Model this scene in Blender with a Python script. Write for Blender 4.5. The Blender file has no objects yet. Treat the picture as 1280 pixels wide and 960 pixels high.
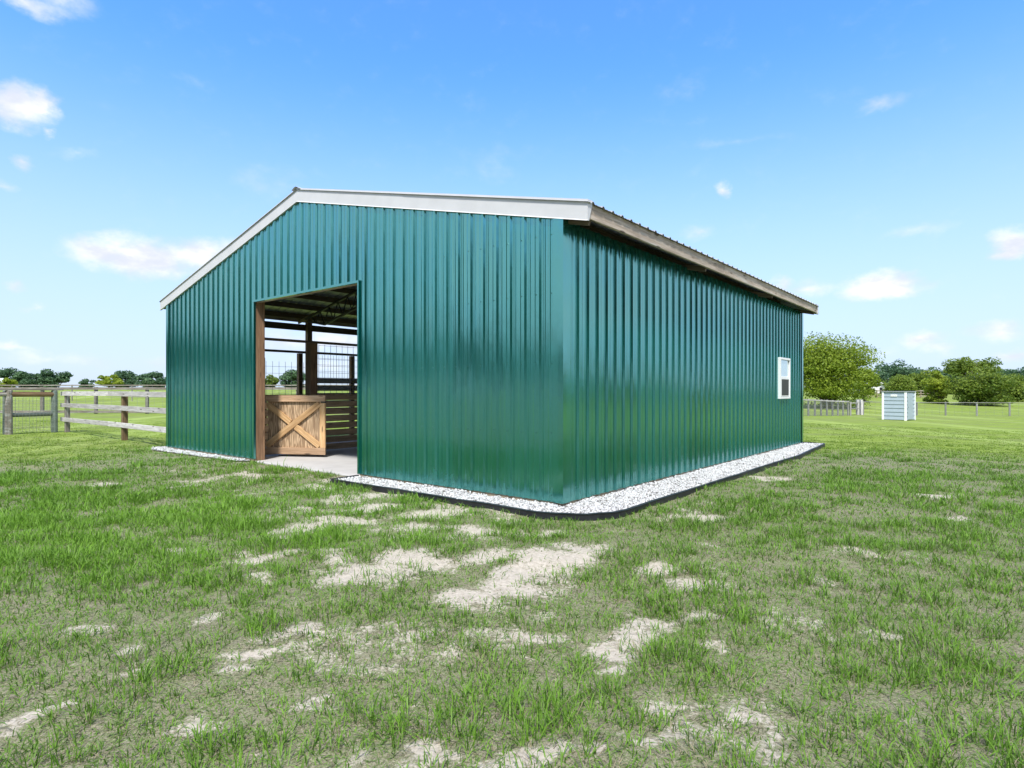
import bpy, math, random
import numpy as np
from mathutils import Vector, Matrix

rng = np.random.default_rng(7)
random.seed(7)
R = math.radians
sc = bpy.context.scene
COL = sc.collection

# ------------------------------------------------------------------ geometry of the place
F = 750.0            # focal length in photo pixels (1280 wide)
HOR = 488.0          # horizon row
CH = 1.5             # camera height
A = (0.638, 7.60)    # near corner of the barn
TH = math.atan2(0.773, 0.634)
W, D = 12.19, 11.60  # gable width, barn depth
EAVE, SL = 3.68, 1.43 / 6.095
cT, sT = math.cos(TH), math.sin(TH)


def b2w(s, t):
    return (A[0] + s * cT - t * sT, A[1] + s * sT + t * cT)


def w2b(x, y):
    dx, dy = x - A[0], y - A[1]
    return dx * cT + dy * sT, -dx * sT + dy * cT


def S(a, b, x):
    u = np.clip((x - a) / (b - a), 0, 1)
    return u * u * (3 - 2 * u)


def terrain(x, y):
    return -0.9 * S(6, 40, x) + 1.75 * S(60, 125, y)


def gp(px, py):      # photo pixel -> point of the flat ground near the barn
    y = CH * F / (py - HOR)
    return (px - 640) / F * y, y


def at(px, y):       # photo column at depth y
    return (px - 640) / F * y


# ------------------------------------------------------------------ numpy noise
_P = rng.random((256, 256))


def vnoise(x, y):
    xi, yi = np.floor(x).astype(int), np.floor(y).astype(int)
    fx, fy = x - xi, y - yi
    fx, fy = fx * fx * (3 - 2 * fx), fy * fy * (3 - 2 * fy)
    a = _P[xi & 255, yi & 255]; b = _P[(xi + 1) & 255, yi & 255]
    c = _P[xi & 255, (yi + 1) & 255]; d = _P[(xi + 1) & 255, (yi + 1) & 255]
    return (a * (1 - fx) + b * fx) * (1 - fy) + (c * (1 - fx) + d * fx) * fy


def fbm(x, y, o=4):
    v, a, n = 0, 0.5, 0
    for k in range(o):
        v = v + a * vnoise(x * 2 ** k + 17.3 * k, y * 2 ** k + 5.1 * k); n += a; a *= 0.5
    return v / n


# ------------------------------------------------------------------ object helpers
def tag(o, label=None, cat=None, group=None, kind=None):
    if label: o['label'] = label
    if cat: o['category'] = cat
    if group: o['group'] = group
    if kind: o['kind'] = kind
    return o


def empty(name, label, cat, loc=(0, 0, 0), rz=0, group=None):
    o = bpy.data.objects.new(name, None); COL.objects.link(o)
    o.empty_display_size = 0.3
    o.location = loc; o.rotation_euler = (0, 0, rz)
    return tag(o, label, cat, group)


class MB:
    def __init__(self):
        self.v, self.f, self.m = [], [], []

    def add(self, vs, fs, mi=0):
        n = len(self.v)
        self.v += [tuple(p) for p in vs]
        self.f += [tuple(i + n for i in f) for f in fs]
        self.m += [mi] * len(fs)

    def box(self, x0, x1, y0, y1, z0, z1, mi=0, bev=0.0):
        if bev <= 0:
            vs = [(x, y, z) for x in (x0, x1) for y in (y0, y1) for z in (z0, z1)]
            self.add(vs, [(0, 1, 3, 2), (4, 6, 7, 5), (0, 4, 5, 1), (2, 3, 7, 6), (0, 2, 6, 4), (1, 5, 7, 3)], mi)
            return
        # chamfered box
        b = min(bev, (x1 - x0) / 3, (y1 - y0) / 3, (z1 - z0) / 3)
        vs, idx = [], {}
        for i, x in enumerate((x0, x1)):
            for j, y in enumerate((y0, y1)):
                for k, z in enumerate((z0, z1)):
                    sx, sy, sz = (b if i == 0 else -b), (b if j == 0 else -b), (b if k == 0 else -b)
                    idx[i, j, k] = len(vs)
                    vs += [(x, y + sy, z + sz), (x + sx, y, z + sz), (x + sx, y + sy, z)]
        I = lambda i, j, k, a: idx[i, j, k] + a
        fs = []
        for i in (0, 1):
            q = [I(i, 0, 0, 0), I(i, 0, 1, 0), I(i, 1, 1, 0), I(i, 1, 0, 0)]; fs.append(q if i == 0 else q[::-1])
            q = [I(0, i, 0, 1), I(1, i, 0, 1), I(1, i, 1, 1), I(0, i, 1, 1)]; fs.append(q if i == 0 else q[::-1])
            q = [I(0, 0, i, 2), I(0, 1, i, 2), I(1, 1, i, 2), I(1, 0, i, 2)]; fs.append(q if i == 0 else q[::-1])
        for i in (0, 1):
            for j in (0, 1):
                q = [I(i, j, 0, 0), I(i, j, 0, 1), I(i, j, 1, 1), I(i, j, 1, 0)]; fs.append(q if (i + j) % 2 else q[::-1])
                q = [I(i, 0, j, 0), I(i, 0, j, 2), I(i, 1, j, 2), I(i, 1, j, 0)]; fs.append(q[::-1] if (i + j) % 2 else q)
                q = [I(0, i, j, 1), I(0, i, j, 2), I(1, i, j, 2), I(1, i, j, 1)]; fs.append(q if (i + j) % 2 else q[::-1])
                for k in (0, 1):
                    q = [I(i, j, k, 0), I(i, j, k, 1), I(i, j, k, 2)]
                    fs.append(q if (i + j + k) % 2 else q[::-1])
        self.add(vs, fs, mi)

    def tube(self, p, q, r0, r1=None, n=8, mi=0, caps=True):
        r1 = r0 if r1 is None else r1
        p, q = Vector(p), Vector(q)
        d = (q - p).normalized()
        u = d.orthogonal().normalized(); w = d.cross(u)
        vs = []
        for c, r in ((p, r0), (q, r1)):
            for k in range(n):
                a = 2 * math.pi * k / n
                vs.append(c + u * (r * math.cos(a)) + w * (r * math.sin(a)))
        fs = [(k, (k + 1) % n, n + (k + 1) % n, n + k) for k in range(n)]
        if caps: fs += [tuple(range(n))[::-1], tuple(range(n, 2 * n))]
        self.add(vs, fs, mi)

    def bar(self, p, q, w, h, mi=0):   # square bar between two points
        p, q = Vector(p), Vector(q)
        d = (q - p).normalized()
        up = Vector((0, 0, 1)) if abs(d.z) < 0.95 else Vector((1, 0, 0))
        u = d.cross(up).normalized(); v = u.cross(d)
        vs = []
        for c in (p, q):
            for a, b in ((-1, -1), (1, -1), (1, 1), (-1, 1)):
                vs.append(c + u * (a * w / 2) + v * (b * h / 2))
        self.add(vs, [(0, 1, 5, 4), (1, 2, 6, 5), (2, 3, 7, 6), (3, 0, 4, 7), (3, 2, 1, 0), (4, 5, 6, 7)], mi)

    def build(self, name, mats, parent=None, smooth=False):
        me = bpy.data.meshes.new(name)
        me.from_pydata(self.v, [], self.f)
        mats = mats if isinstance(mats, (list, tuple)) else [mats]
        for m in mats: me.materials.append(m)
        if len(mats) > 1: me.polygons.foreach_set('material_index', self.m)
        if smooth: me.polygons.foreach_set('use_smooth', [True] * len(me.polygons))
        me.update()
        o = bpy.data.objects.new(name, me); COL.objects.link(o)
        if parent: o.parent = parent
        return o


def np_mesh(name, verts, loops, counts, mats, parent=None, attrs=None, smooth=False):
    me = bpy.data.meshes.new(name)
    me.vertices.add(len(verts)); me.vertices.foreach_set('co', np.ascontiguousarray(verts, dtype=np.float32).ravel())
    me.loops.add(len(loops)); me.loops.foreach_set('vertex_index', np.ascontiguousarray(loops, dtype=np.int32))
    starts = np.concatenate(([0], np.cumsum(counts)[:-1])).astype(np.int32)
    me.polygons.add(len(counts)); me.polygons.foreach_set('loop_start', starts)
    me.polygons.foreach_set('loop_total', np.asarray(counts, dtype=np.int32))
    for m in (mats if isinstance(mats, (list, tuple)) else [mats]): me.materials.append(m)
    for k, a in (attrs or {}).items():
        a = np.asarray(a, dtype=np.float32)
        if a.ndim == 1:
            at_ = me.attributes.new(k, 'FLOAT', 'POINT'); at_.data.foreach_set('value', a)
        else:
            at_ = me.attributes.new(k, 'FLOAT_COLOR', 'POINT')
            at_.data.foreach_set('color', np.column_stack([a, np.ones(len(a))]).astype(np.float32).ravel())
    if smooth: me.polygons.foreach_set('use_smooth', np.ones(len(counts), dtype=bool))
    me.update(calc_edges=True)
    o = bpy.data.objects.new(name, me); COL.objects.link(o)
    if parent: o.parent = parent
    return o


def beam(name, p, q, w, h, mat, parent=None, bev=0.004, roll=0.0):
    """A board with its own frame: local X runs along the length (wood grain follows it)."""
    p, q = Vector(p), Vector(q)
    d = q - p; L = d.length; d.normalize()
    up = Vector((0, 0, 1)) if abs(d.z) < 0.95 else Vector((-1, 0, 0))
    y = up.cross(d).normalized(); z = d.cross(y)
    mb = MB(); mb.box(0, L, -w / 2, w / 2, -h / 2, h / 2, 0, bev)
    o = mb.build(name, mat, parent)
    m = Matrix((d, y, z)).transposed().to_4x4()
    m.translation = p
    o.matrix_local = m @ Matrix.Rotation(roll, 4, 'X')
    return o


# ------------------------------------------------------------------ materials
def new_mat(name):
    m = bpy.data.materials.new(name); m.use_nodes = True
    nt = m.node_tree; nt.nodes.clear()
    out = nt.nodes.new('ShaderNodeOutputMaterial')
    return m, nt, out


class NB:
    """small node builder"""
    def __init__(self, nt): self.nt = nt

    def n(self, typ, **kw):
        nd = self.nt.nodes.new('ShaderNode' + typ)
        for k, v in kw.items(): setattr(nd, k, v)
        return nd

    def link(self, a, b): self.nt.links.new(a, b)

    def put(self, sock, v):
        if isinstance(v, bpy.types.NodeSocket): self.link(v, sock)
        else: sock.default_value = v

    def math(self, op, a, b=0.0, c=None, clamp=False):
        nd = self.n('Math', operation=op, use_clamp=clamp)
        self.put(nd.inputs[0], a); self.put(nd.inputs[1], b)
        if c is not None: self.put(nd.inputs[2], c)
        return nd.outputs[0]

    def vec(self, op, a, b=(0, 0, 0), out=0):
        nd = self.n('VectorMath', operation=op)
        self.put(nd.inputs[0], a); self.put(nd.inputs[1], b)
        return nd.outputs[out]

    def noise(self, co, scale, detail=4, rough=0.55, out='Fac', dist=0.0):
        nd = self.n('TexNoise')
        self.link(co, nd.inputs['Vector'])
        nd.inputs['Scale'].default_value = scale; nd.inputs['Detail'].default_value = detail
        nd.inputs['Roughness'].default_value = rough; nd.inputs['Distortion'].default_value = dist
        return nd.outputs[out]

    def mix(self, f, a, b, mode='MIX'):
        nd = self.n('Mix', data_type='RGBA', blend_type=mode)
        self.put(nd.inputs[0], f)
        for s, v in ((nd.inputs[6], a), (nd.inputs[7], b)):
            if isinstance(v, bpy.types.NodeSocket): self.link(v, s)
            else: s.default_value = (*v[:3], 1)
        return nd.outputs[2]

    def ramp(self, f, stops, interp='LINEAR'):
        nd = self.n('ValToRGB'); self.put(nd.inputs[0], f)
        cr = nd.color_ramp; cr.interpolation = interp
        while len(cr.elements) < len(stops): cr.elements.new(0.5)
        for e, (p, c) in zip(cr.elements, stops):
            e.position = p; e.color = (*c, 1) if len(c) == 3 else c
        return nd.outputs[0]

    def mrange(self, v, a, b, c=0.0, d=1.0, smooth=True):
        nd = self.n('MapRange', interpolation_type='SMOOTHSTEP' if smooth else 'LINEAR')
        self.put(nd.inputs[0], v)
        for i, x in zip((1, 2, 3, 4), (a, b, c, d)): nd.inputs[i].default_value = x
        return nd.outputs[0]

    def mapping(self, co, scale=(1, 1, 1), loc=(0, 0, 0)):
        nd = self.n('Mapping'); self.link(co, nd.inputs[0])
        nd.inputs['Scale'].default_value = scale; self.put(nd.inputs['Location'], loc)
        return nd.outputs[0]

    def bump(self, h, strength, dist, normal=None):
        nd = self.n('Bump'); self.put(nd.inputs['Height'], h)
        nd.inputs['Strength'].default_value = strength; nd.inputs['Distance'].default_value = dist
        if normal is not None: self.link(normal, nd.inputs['Normal'])
        return nd.outputs[0]

    def bsdf(self, out, color, rough=0.6, normal=None, **kw):
        p = self.n('BsdfPrincipled')
        if isinstance(color, bpy.types.NodeSocket): self.link(color, p.inputs['Base Color'])
        else: p.inputs['Base Color'].default_value = (*color, 1)
        self.put(p.inputs['Roughness'], rough)
        if normal is not None: self.link(normal, p.inputs['Normal'])
        for k, v in kw.items(): self.put(p.inputs[k.replace('_', ' ')], v)
        if out is not None: self.link(p.outputs[0], out.inputs[0])
        return p


def wood(name, dark, light, grey=None, greyf=0.0, knots=0.0, scale=1.0, rough=0.75, cathedral=False):
    m, nt, out = new_mat(name); b = NB(nt)
    tc = b.n('TexCoord'); oi = b.n('ObjectInfo')
    off = b.vec('SCALE', oi.outputs['Location'], (0, 0, 0)); off.node.inputs['Scale'].default_value = 1.37
    rnd = b.math('MULTIPLY', oi.outputs['Random'], 37.0)
    cmb = b.n('CombineXYZ'); b.link(rnd, cmb.inputs[0]); b.link(rnd, cmb.inputs[1]); b.link(rnd, cmb.inputs[2])
    co = b.vec('ADD', tc.outputs['Object'], cmb.outputs[0])
    if cathedral:
        st = b.mapping(co, (0.9 * scale, 6 * scale, 6 * scale))
        w = b.noise(st, 1.15, 2, 0.5)
        ring = b.math('SINE', b.math('MULTIPLY', w, 62.0))
        g = b.mrange(ring, -0.7, 0.9)
    else:
        st = b.mapping(co, (1.2 * scale, 22 * scale, 22 * scale))
        g = b.noise(st, 1.6, 5, 0.65, dist=0.6)
        g = b.mrange(g, 0.3, 0.7)
    col = b.mix(g, dark, light)
    blot = b.noise(b.mapping(co, (1.3, 5, 5)), 1.2, 3)
    col = b.mix(b.mrange(blot, 0.35, 0.75, 0, 0.45), col, tuple(c * 0.62 for c in dark))
    if grey:
        gm = b.noise(b.mapping(co, (0.8, 9, 9)), 1.1, 4)
        col = b.mix(b.mrange(gm, 0.65 - greyf, 0.85 - greyf), col, grey)
    if knots:
        vor = b.n('TexVoronoi'); b.link(b.mapping(co, (2.0, 9, 9)), vor.inputs['Vector'])
        vor.inputs['Scale'].default_value = 1.0
        col = b.mix(b.mrange(vor.outputs['Distance'], 0.10, 0.2, knots, 0.0), col, (0.05, 0.03, 0.02))
    hs = b.n('HueSaturation'); b.link(col, hs.inputs['Color'])
    b.link(b.mrange(oi.outputs['Random'], 0, 1, 0.82, 1.18, smooth=False), hs.inputs['Value'])
    nrm = b.bump(g, 0.35, 0.004)
    b.bsdf(out, hs.outputs[0], rough, nrm)
    return m


def metal_green(name):
    m, nt, out = new_mat(name); b = NB(nt)
    tc = b.n('TexCoord')
    co = tc.outputs['Object']
    # oil-canning of thin sheet: broad shallow waves, more of them across the girts
    wave = b.noise(b.mapping(co, (3.3, 3.3, 0.9)), 1.0, 2, 0.5)
    fine = b.noise(b.mapping(co, (6.6, 6.6, 4.0)), 1.0, 2, 0.5)
    h = b.math('ADD', wave, b.math('MULTIPLY', fine, 0.18))
    nrm = b.bump(h, 0.7, 0.016)
    streak = b.noise(b.mapping(co, (9, 9, 0.35)), 1.0, 4, 0.6)
    col = b.mix(b.mrange(streak, 0.3, 0.75, 0, 0.6), GREEN, tuple(c * 1.25 for c in GREEN))
    sep = b.n('SeparateXYZ'); b.link(co, sep.inputs[0])
    # every sheet covers four ribs and came out of the coil a little different
    pn = b.math('FLOOR', b.math('DIVIDE', b.math('ADD', sep.outputs[0], sep.outputs[1]), 0.98))
    wn_ = b.n('TexWhiteNoise', noise_dimensions='1D'); b.link(pn, wn_.inputs['W'])
    hv = b.n('HueSaturation'); b.link(col, hv.inputs['Color'])
    b.link(b.mrange(wn_.outputs['Value'], 0, 1, 0.82, 1.2, smooth=False), hv.inputs['Value']); col = hv.outputs[0]
    # rain splash dirt near the gravel: a real film of dust low on the sheet
    dn = b.noise(b.mapping(co, (5, 5, 2)), 1.0, 4, 0.6)
    dirt = b.math('MULTIPLY', b.mrange(sep.outputs[2], 0.05, 0.42, 1, 0), b.mrange(dn, 0.45, 0.8, 0, 0.35))
    col = b.mix(dirt, col, (0.10, 0.20, 0.17))
    rg = b.math('ADD', b.math('MULTIPLY', streak, 0.12), b.mrange(wn_.outputs['Value'], 0, 1, 0.10, 0.17, smooth=False))
    rg = b.math('ADD', rg, b.math('MULTIPLY', dirt, 0.6))
    b.bsdf(out, col, rg, nrm, IOR=3.8, Specular_Tint=(0.30, 0.97, 0.93, 1), Coat_Weight=0.6, Coat_Roughness=0.11, Coat_IOR=1.6, Metallic=0.0)
    return m


GREEN = (0.0, 0.046, 0.040)


def simple(name, color, rough=0.6, noise=0.15, scale=6.0, bump=0.0, **kw):
    m, nt, out = new_mat(name); b = NB(nt)
    tc = b.n('TexCoord')
    f = b.noise(tc.outputs['Object'], scale, 5, 0.6)
    col = b.mix(b.mrange(f, 0.25, 0.75), tuple(c * (1 - noise) for c in color), tuple(min(1, c * (1 + noise)) for c in color))
    nrm = b.bump(f, bump, 0.01) if bump else None
    b.bsdf(out, col, rough, nrm, **kw)
    return m


M = {}
M['green'] = metal_green('green painted steel')
M['screw'] = simple('screw paint', (0.01, 0.07, 0.055), 0.35, scale=30)
M['trim'] = simple('galvanised trim', (0.60, 0.61, 0.63), 0.45, 0.05, 2.5, Metallic=0.0)
M['roof'] = simple('galvanised roofing', (0.42, 0.43, 0.44), 0.42, 0.14, 1.3, Metallic=0.5)
M['fascia'] = wood('weathered fascia', (0.34, 0.27, 0.21), (0.62, 0.53, 0.45), (0.50, 0.47, 0.43), 0.12, 0.8)
M['jamb'] = wood('brown jamb', (0.19, 0.105, 0.058), (0.37, 0.225, 0.13), knots=0.5)
M['gate'] = wood('yellow pine', (0.46, 0.26, 0.11), (0.76, 0.51, 0.27), knots=0.7)
M['gate_rail'] = wood('pinkish pine', (0.40, 0.25, 0.145), (0.66, 0.45, 0.29), knots=0.8)
M['panel'] = wood('cathedral plywood', (0.29, 0.19, 0.11), (0.60, 0.43, 0.27), cathedral=True)
M['stall'] = wood('stall board', (0.36, 0.24, 0.145), (0.62, 0.44, 0.28), knots=0.5)
M['dark_wood'] = wood('roof framing', (0.10, 0.075, 0.05), (0.22, 0.16, 0.11))
M['silver'] = wood('silvered fence wood', (0.22, 0.215, 0.21), (0.40, 0.39, 0.38))
M['greywood'] = wood('weathered board', (0.36, 0.34, 0.34), (0.66, 0.64, 0.65), (0.48, 0.45, 0.43), 0.1, 0.8)
M['greypost'] = wood('weathered post', (0.13, 0.115, 0.10), (0.30, 0.265, 0.23), (0.34, 0.34, 0.325), 0.15)
M['brownpost'] = wood('treated post', (0.13, 0.075, 0.035), (0.30, 0.20, 0.11))
M['greenpost'] = wood('old treated round post', (0.10, 0.135, 0.12), (0.22, 0.26, 0.235), (0.20, 0.22, 0.21), 0.1)
M['skirt'] = wood('skirt board', (0.24, 0.19, 0.12), (0.42, 0.35, 0.25), (0.4, 0.4, 0.36), 0.15)
M['truss'] = simple('dark steel', (0.035, 0.03, 0.03), 0.5)
M['wire'] = simple('galvanised wire', (0.32, 0.33, 0.33), 0.45, Metallic=0.6)
M['darkwire'] = simple('weathered wire', (0.20, 0.21, 0.20), 0.55)
M['hinge'] = simple('zinc hinge', (0.65, 0.66, 0.68), 0.35, Metallic=0.7)
M['concrete'] = simple('concrete', (0.46, 0.455, 0.45), 0.7, 0.08, 2.2, 0.05)
M['edging'] = simple('black edging', (0.017, 0.018, 0.024), 0.5, 0.3, 8)
M['vinyl'] = simple('white vinyl', (0.86, 0.87, 0.88), 0.35, 0.02)
M['shed'] = simple('blue grey siding', (0.36, 0.44, 0.51), 0.5, 0.05, 3)
M['shed_roof'] = simple('shed roof', (0.30, 0.33, 0.36), 0.5, 0.1, 3)
M['white_wall'] = simple('white sheet wall', (0.74, 0.75, 0.77), 0.5, 0.04, 1)
M['grey_roof'] = simple('grey roof', (0.36, 0.38, 0.42), 0.5, 0.1, 1)
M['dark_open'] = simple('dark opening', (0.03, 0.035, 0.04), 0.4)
M['bluecar'] = simple('blue grey wall', (0.20, 0.27, 0.40), 0.4, 0.05)


def glass_mat():
    m, nt, out = new_mat('window glass'); b = NB(nt)
    b.bsdf(out, (0.62, 0.74, 0.74), 0.02, Metallic=0.75)
    return m


def screen_mat():
    m, nt, out = new_mat('insect screen'); b = NB(nt)
    b.bsdf(out, (0.035, 0.037, 0.04), 0.6)
    return m


M['glass'] = glass_mat(); M['screen'] = screen_mat()


def leaf_mat(name, c0, c1, trans=0.35):
    m, nt, out = new_mat(name); b = NB(nt)
    a = b.n('Attribute', attribute_name='tint')
    col = b.mix(a.outputs['Fac'], c0, c1)
    p = b.bsdf(None, col, 0.55)
    p.inputs['Specular IOR Level'].default_value = 0.25
    tr = b.n('BsdfTranslucent'); b.link(b.mix(0.6, col, tuple(min(1, c * 1.6) for c in c1)), tr.inputs[0])
    mx = b.n('MixShader'); mx.inputs[0].default_value = trans
    b.link(p.outputs[0], mx.inputs[1]); b.link(tr.outputs[0], mx.inputs[2]); b.link(mx.outputs[0], out.inputs[0])
    return m


M['leaf_oak'] = leaf_mat('oak leaves', (0.095, 0.16, 0.012), (0.27, 0.345, 0.035))
M['leaf_dark_hazed'] = leaf_mat('dark hazed leaves', (0.042, 0.095, 0.050), (0.10, 0.18, 0.080), 0.25)  # distance haze put into the leaf colour: dark green lightened and blued
M['leaf_mid'] = leaf_mat('mid leaves', (0.065, 0.125, 0.018), (0.24, 0.31, 0.045))
M['leaf_lime'] = leaf_mat('lime leaves', (0.12, 0.19, 0.014), (0.34, 0.41, 0.05))
M['bark'] = simple('bark', (0.13, 0.105, 0.08), 0.85, 0.4, 5, 0.4)


def grass_mat():
    m, nt, out = new_mat('grass blades'); b = NB(nt)
    a = b.n('Attribute', attribute_name='tintc')
    p = b.bsdf(None, a.outputs['Color'], 0.5)
    p.inputs['Specular IOR Level'].default_value = 0.3
    tr = b.n('BsdfTranslucent'); b.link(a.outputs['Color'], tr.inputs[0])
    mx = b.n('MixShader'); mx.inputs[0].default_value = 0.35
    b.link(p.outputs[0], mx.inputs[1]); b.link(tr.outputs[0], mx.inputs[2]); b.link(mx.outputs[0], out.inputs[0])
    return m


M['grass'] = grass_mat()


def ground_mat():
    m, nt, out = new_mat('pasture ground'); b = NB(nt)
    tc = b.n('TexCoord'); co = tc.outputs['Object']
    bare = b.n('Attribute', attribute_name='bare').outputs['Fac']
    lush = b.n('Attribute', attribute_name='lush').outputs['Fac']
    fine = b.noise(co, 34, 6, 0.78)
    grit = b.noise(co, 130, 4, 0.75)
    mid = b.noise(co, 7, 4, 0.6)
    big = b.noise(co, 0.35, 4, 0.6)
    # sand and thatch
    sand = b.mix(b.mrange(fine, 0.3, 0.7), (0.37, 0.33, 0.275), (0.55, 0.50, 0.43))
    sand = b.mix(b.mrange(mid, 0.5, 0.8, 0, 0.45), sand, (0.30, 0.265, 0.215))
    strawn = b.noise(co, 85, 5, 0.8, dist=0.8)
    thatch = b.mix(b.mrange(strawn, 0.36, 0.64), (0.07, 0.062, 0.042), (0.37, 0.33, 0.25))
    thatch = b.mix(b.math('MULTIPLY', b.mrange(mid, 0.3, 0.65, 0.2, 0.9), b.mrange(grit, 0.44, 0.58)), thatch, (0.12, 0.21, 0.042))
    bm = b.math('ADD', bare, b.math('MULTIPLY', b.math('SUBTRACT', mid, 0.5), 1.6))
    bm = b.math('ADD', bm, b.math('MULTIPLY', b.math('SUBTRACT', fine, 0.5), 1.8))
    fleck = b.noise(co, 10, 6, 0.8)
    bm = b.math('ADD', bm, b.mrange(fleck, 0.54, 0.70, 0, 0.42))
    near = b.mix(b.mrange(bm, 0.24, 0.74), thatch, sand)
    # mown lawn of the distance
    sep = b.n('SeparateXYZ'); b.link(co, sep.inputs[0])
    streak = b.noise(b.mapping(co, (0.05, 0.55, 1)), 1.0, 4, 0.6, dist=0.4)
    grain = b.noise(b.mapping(co, (3.0, 1.2, 1)), 1.0, 5, 0.7)
    lawn = b.mix(b.mrange(grain, 0.25, 0.75), (0.13, 0.19, 0.026), (0.24, 0.32, 0.052))
    lawn = b.mix(b.mrange(streak, 0.42, 0.7, 0, 0.85), lawn, (0.175, 0.20, 0.075))
    tr = b.noise(b.mapping(co, (0.35, 0.045, 1)), 1.0, 3, 0.5, dist=0.8)
    lawn = b.mix(b.mrange(tr, 0.52, 0.66, 0, 0.85), lawn, (0.27, 0.35, 0.09))
    lawn = b.mix(b.mrange(big, 0.55, 0.8, 0, 0.55), lawn, (0.17, 0.19, 0.085))
    col = b.mix(lush, near, lawn)
    hb = b.math('ADD', b.math('MULTIPLY', fine, 1.3), b.math('MULTIPLY', mid, 1.2))
    hb = b.math('ADD', hb, b.math('MULTIPLY', strawn, 0.6))
    nrm = b.bump(hb, 0.55, 0.02)
    b.bsdf(out, col, 0.9, nrm, Specular_IOR_Level=0.12)
    return m


M['ground'] = ground_mat()

# ------------------------------------------------------------------ ground masks
# bare sandy spots of the paddock: centre and half size read on the photo, kept as real ground ellipses
SPOTS = [(340, 692, 34, 7), (385, 662, 34, 6), (365, 634, 18, 4), (430, 650, 30, 6), (500, 690, 30, 10), (462, 716, 58, 16), (520, 660, 34, 7),
         (590, 742, 46, 12), (655, 722, 34, 16), (600, 700, 34, 7), (735, 691, 34, 9), (690, 704, 44, 9), (600, 660, 44, 5), (665, 663, 22, 4),
         (768, 788, 42, 15), (812, 772, 30, 7), (742, 808, 44, 9), (760, 832, 26, 7), (886, 818, 23, 7), (880, 736, 42, 7), (822, 716, 32, 6),
         (622, 786, 56, 6), (868, 760, 22, 5), (242, 912, 50, 12), (325, 815, 28, 9), (268, 776, 18, 10), (450, 866, 30, 10), (30, 884, 30, 10),
         (90, 806, 28, 11), (278, 842, 34, 7), (640, 912, 40, 14), (700, 936, 28, 8), (765, 932, 14, 20), (1000, 912, 12, 12), (1165, 941, 20, 8),
         (1170, 619, 26, 3), (556, 906, 24, 10), (22, 945, 24, 10), (150, 834, 26, 7), (378, 792, 30, 7), (425, 601, 22, 4), (238, 606, 24, 3),
         (130, 606, 20, 3), (1010, 770, 22, 4), (1205, 648, 20, 3), (930, 905, 20, 6), (850, 886, 24, 5), (490, 790, 22, 6), (118, 955, 20, 8),
         (1035, 722, 18, 4), (545, 640, 40, 5), (480, 632, 34, 5), (410, 700, 28, 7), (540, 700, 24, 8), (870, 645, 36, 4), (960, 596, 26, 3),
         (300, 728, 22, 6), (210, 690, 20, 5), (1120, 800, 26, 5), (1065, 690, 24, 4), (350, 870, 26, 7), (500, 935, 26, 8), (330, 958, 30, 8)]
_sp = []
for px, py, rx, ry in SPOTS:
    x, y = gp(px, py)
    k_ = 1.16 if 300 < px < 900 and 640 < py < 835 else 1.0
    _sp.append((x, y, k_ * rx * y / F, max(0.05, k_ * ry * y * y / (CH * F))))
_sp = np.array(_sp)


def bare_mask(x, y):
    wx = x + (fbm(x * 1.7, y * 1.7, 3) - 0.5) * 0.7
    wy = y + (fbm(x * 1.7 + 40, y * 1.7 + 9, 3) - 0.5) * 0.9
    v = np.zeros_like(x)
    for cx, cy, ex, ey in _sp:
        d = np.sqrt(((wx - cx) / ex) ** 2 + ((wy - cy) / ey) ** 2)
        v = np.maximum(v, np.clip(1.42 - d, 0, 1))
    n = fbm(x * 1.1 + 3, y * 1.1 + 11, 4)
    v = np.maximum(v, np.clip((n - 0.66) * 5, 0, 0.4) * S(14, 8, y) * S(6, 2.5, np.abs(x + 0.3)))
    s, t = w2b(x, y)
    # trampled strip in front of the gravel and the doorway
    strip = S(1.7, 0.7, np.abs(s + 0.9)) * S(-1.5, 0.5, t) * S(9.5, 6.0, t)
    v = np.maximum(v, strip * np.clip((fbm(x * 2.3, y * 2.3, 4) - 0.45) * 3.0, 0, 0.8))
    return np.clip(v, 0, 1)


def lush_mask(x, y):
    # mown lawn takes over from the rough paddock with distance
    r = S(13.0, 21.0, y + 0.55 * np.abs(x) * (x > 0) * 0.6 + (fbm(x * 0.3, y * 0.3, 3) - 0.5) * 6)
    l = S(-7.5, -11.5, x + (fbm(x * 0.4, y * 0.4, 3) - 0.5) * 3) * S(10.5, 14, y) * 0.85
    return np.clip(np.maximum(r, l), 0, 1)


# gravel bed outline around the barn in barn coordinates (s, t): the wall side is hidden behind the sheets
def edge_path():
    pts = [(-0.05, 4.15), (-0.60, 4.15)]
    pts += [(-0.60, t) for t in np.linspace(3.9, 0.15, 16)]
    for a in np.linspace(0, 90, 12):
        pts.append((-0.60 + 0.80 * (1 - math.cos(R(a))) * 0.98, 0.1 - 0.9 * math.sin(R(a))))
    pts += [(s, -0.80) for s in np.linspace(0.5, 8.0, 22)]
    pts += [(s, -0.80 + 0.22 * (s - 8.0) / 3.6) for s in np.linspace(8.4, 11.5, 9)]
    pts += [(11.72, -0.50), (11.78, -0.30), (11.80, 0.3)]
    return pts


EDGE = [(s + random.uniform(-0.006, 0.006), t + random.uniform(-0.006, 0.006)) for s, t in edge_path()]
BED_POLY = EDGE + [(0.03, 0.3), (0.03, 4.15)]
LEFT_BED = [(-0.02, 7.95), (-0.22, 8.2), (-0.30, 9.5), (-0.36, 11.0), (-0.42, 12.1), (-0.2, 12.7), (0.05, 12.6), (0.05, 7.95)]


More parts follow.
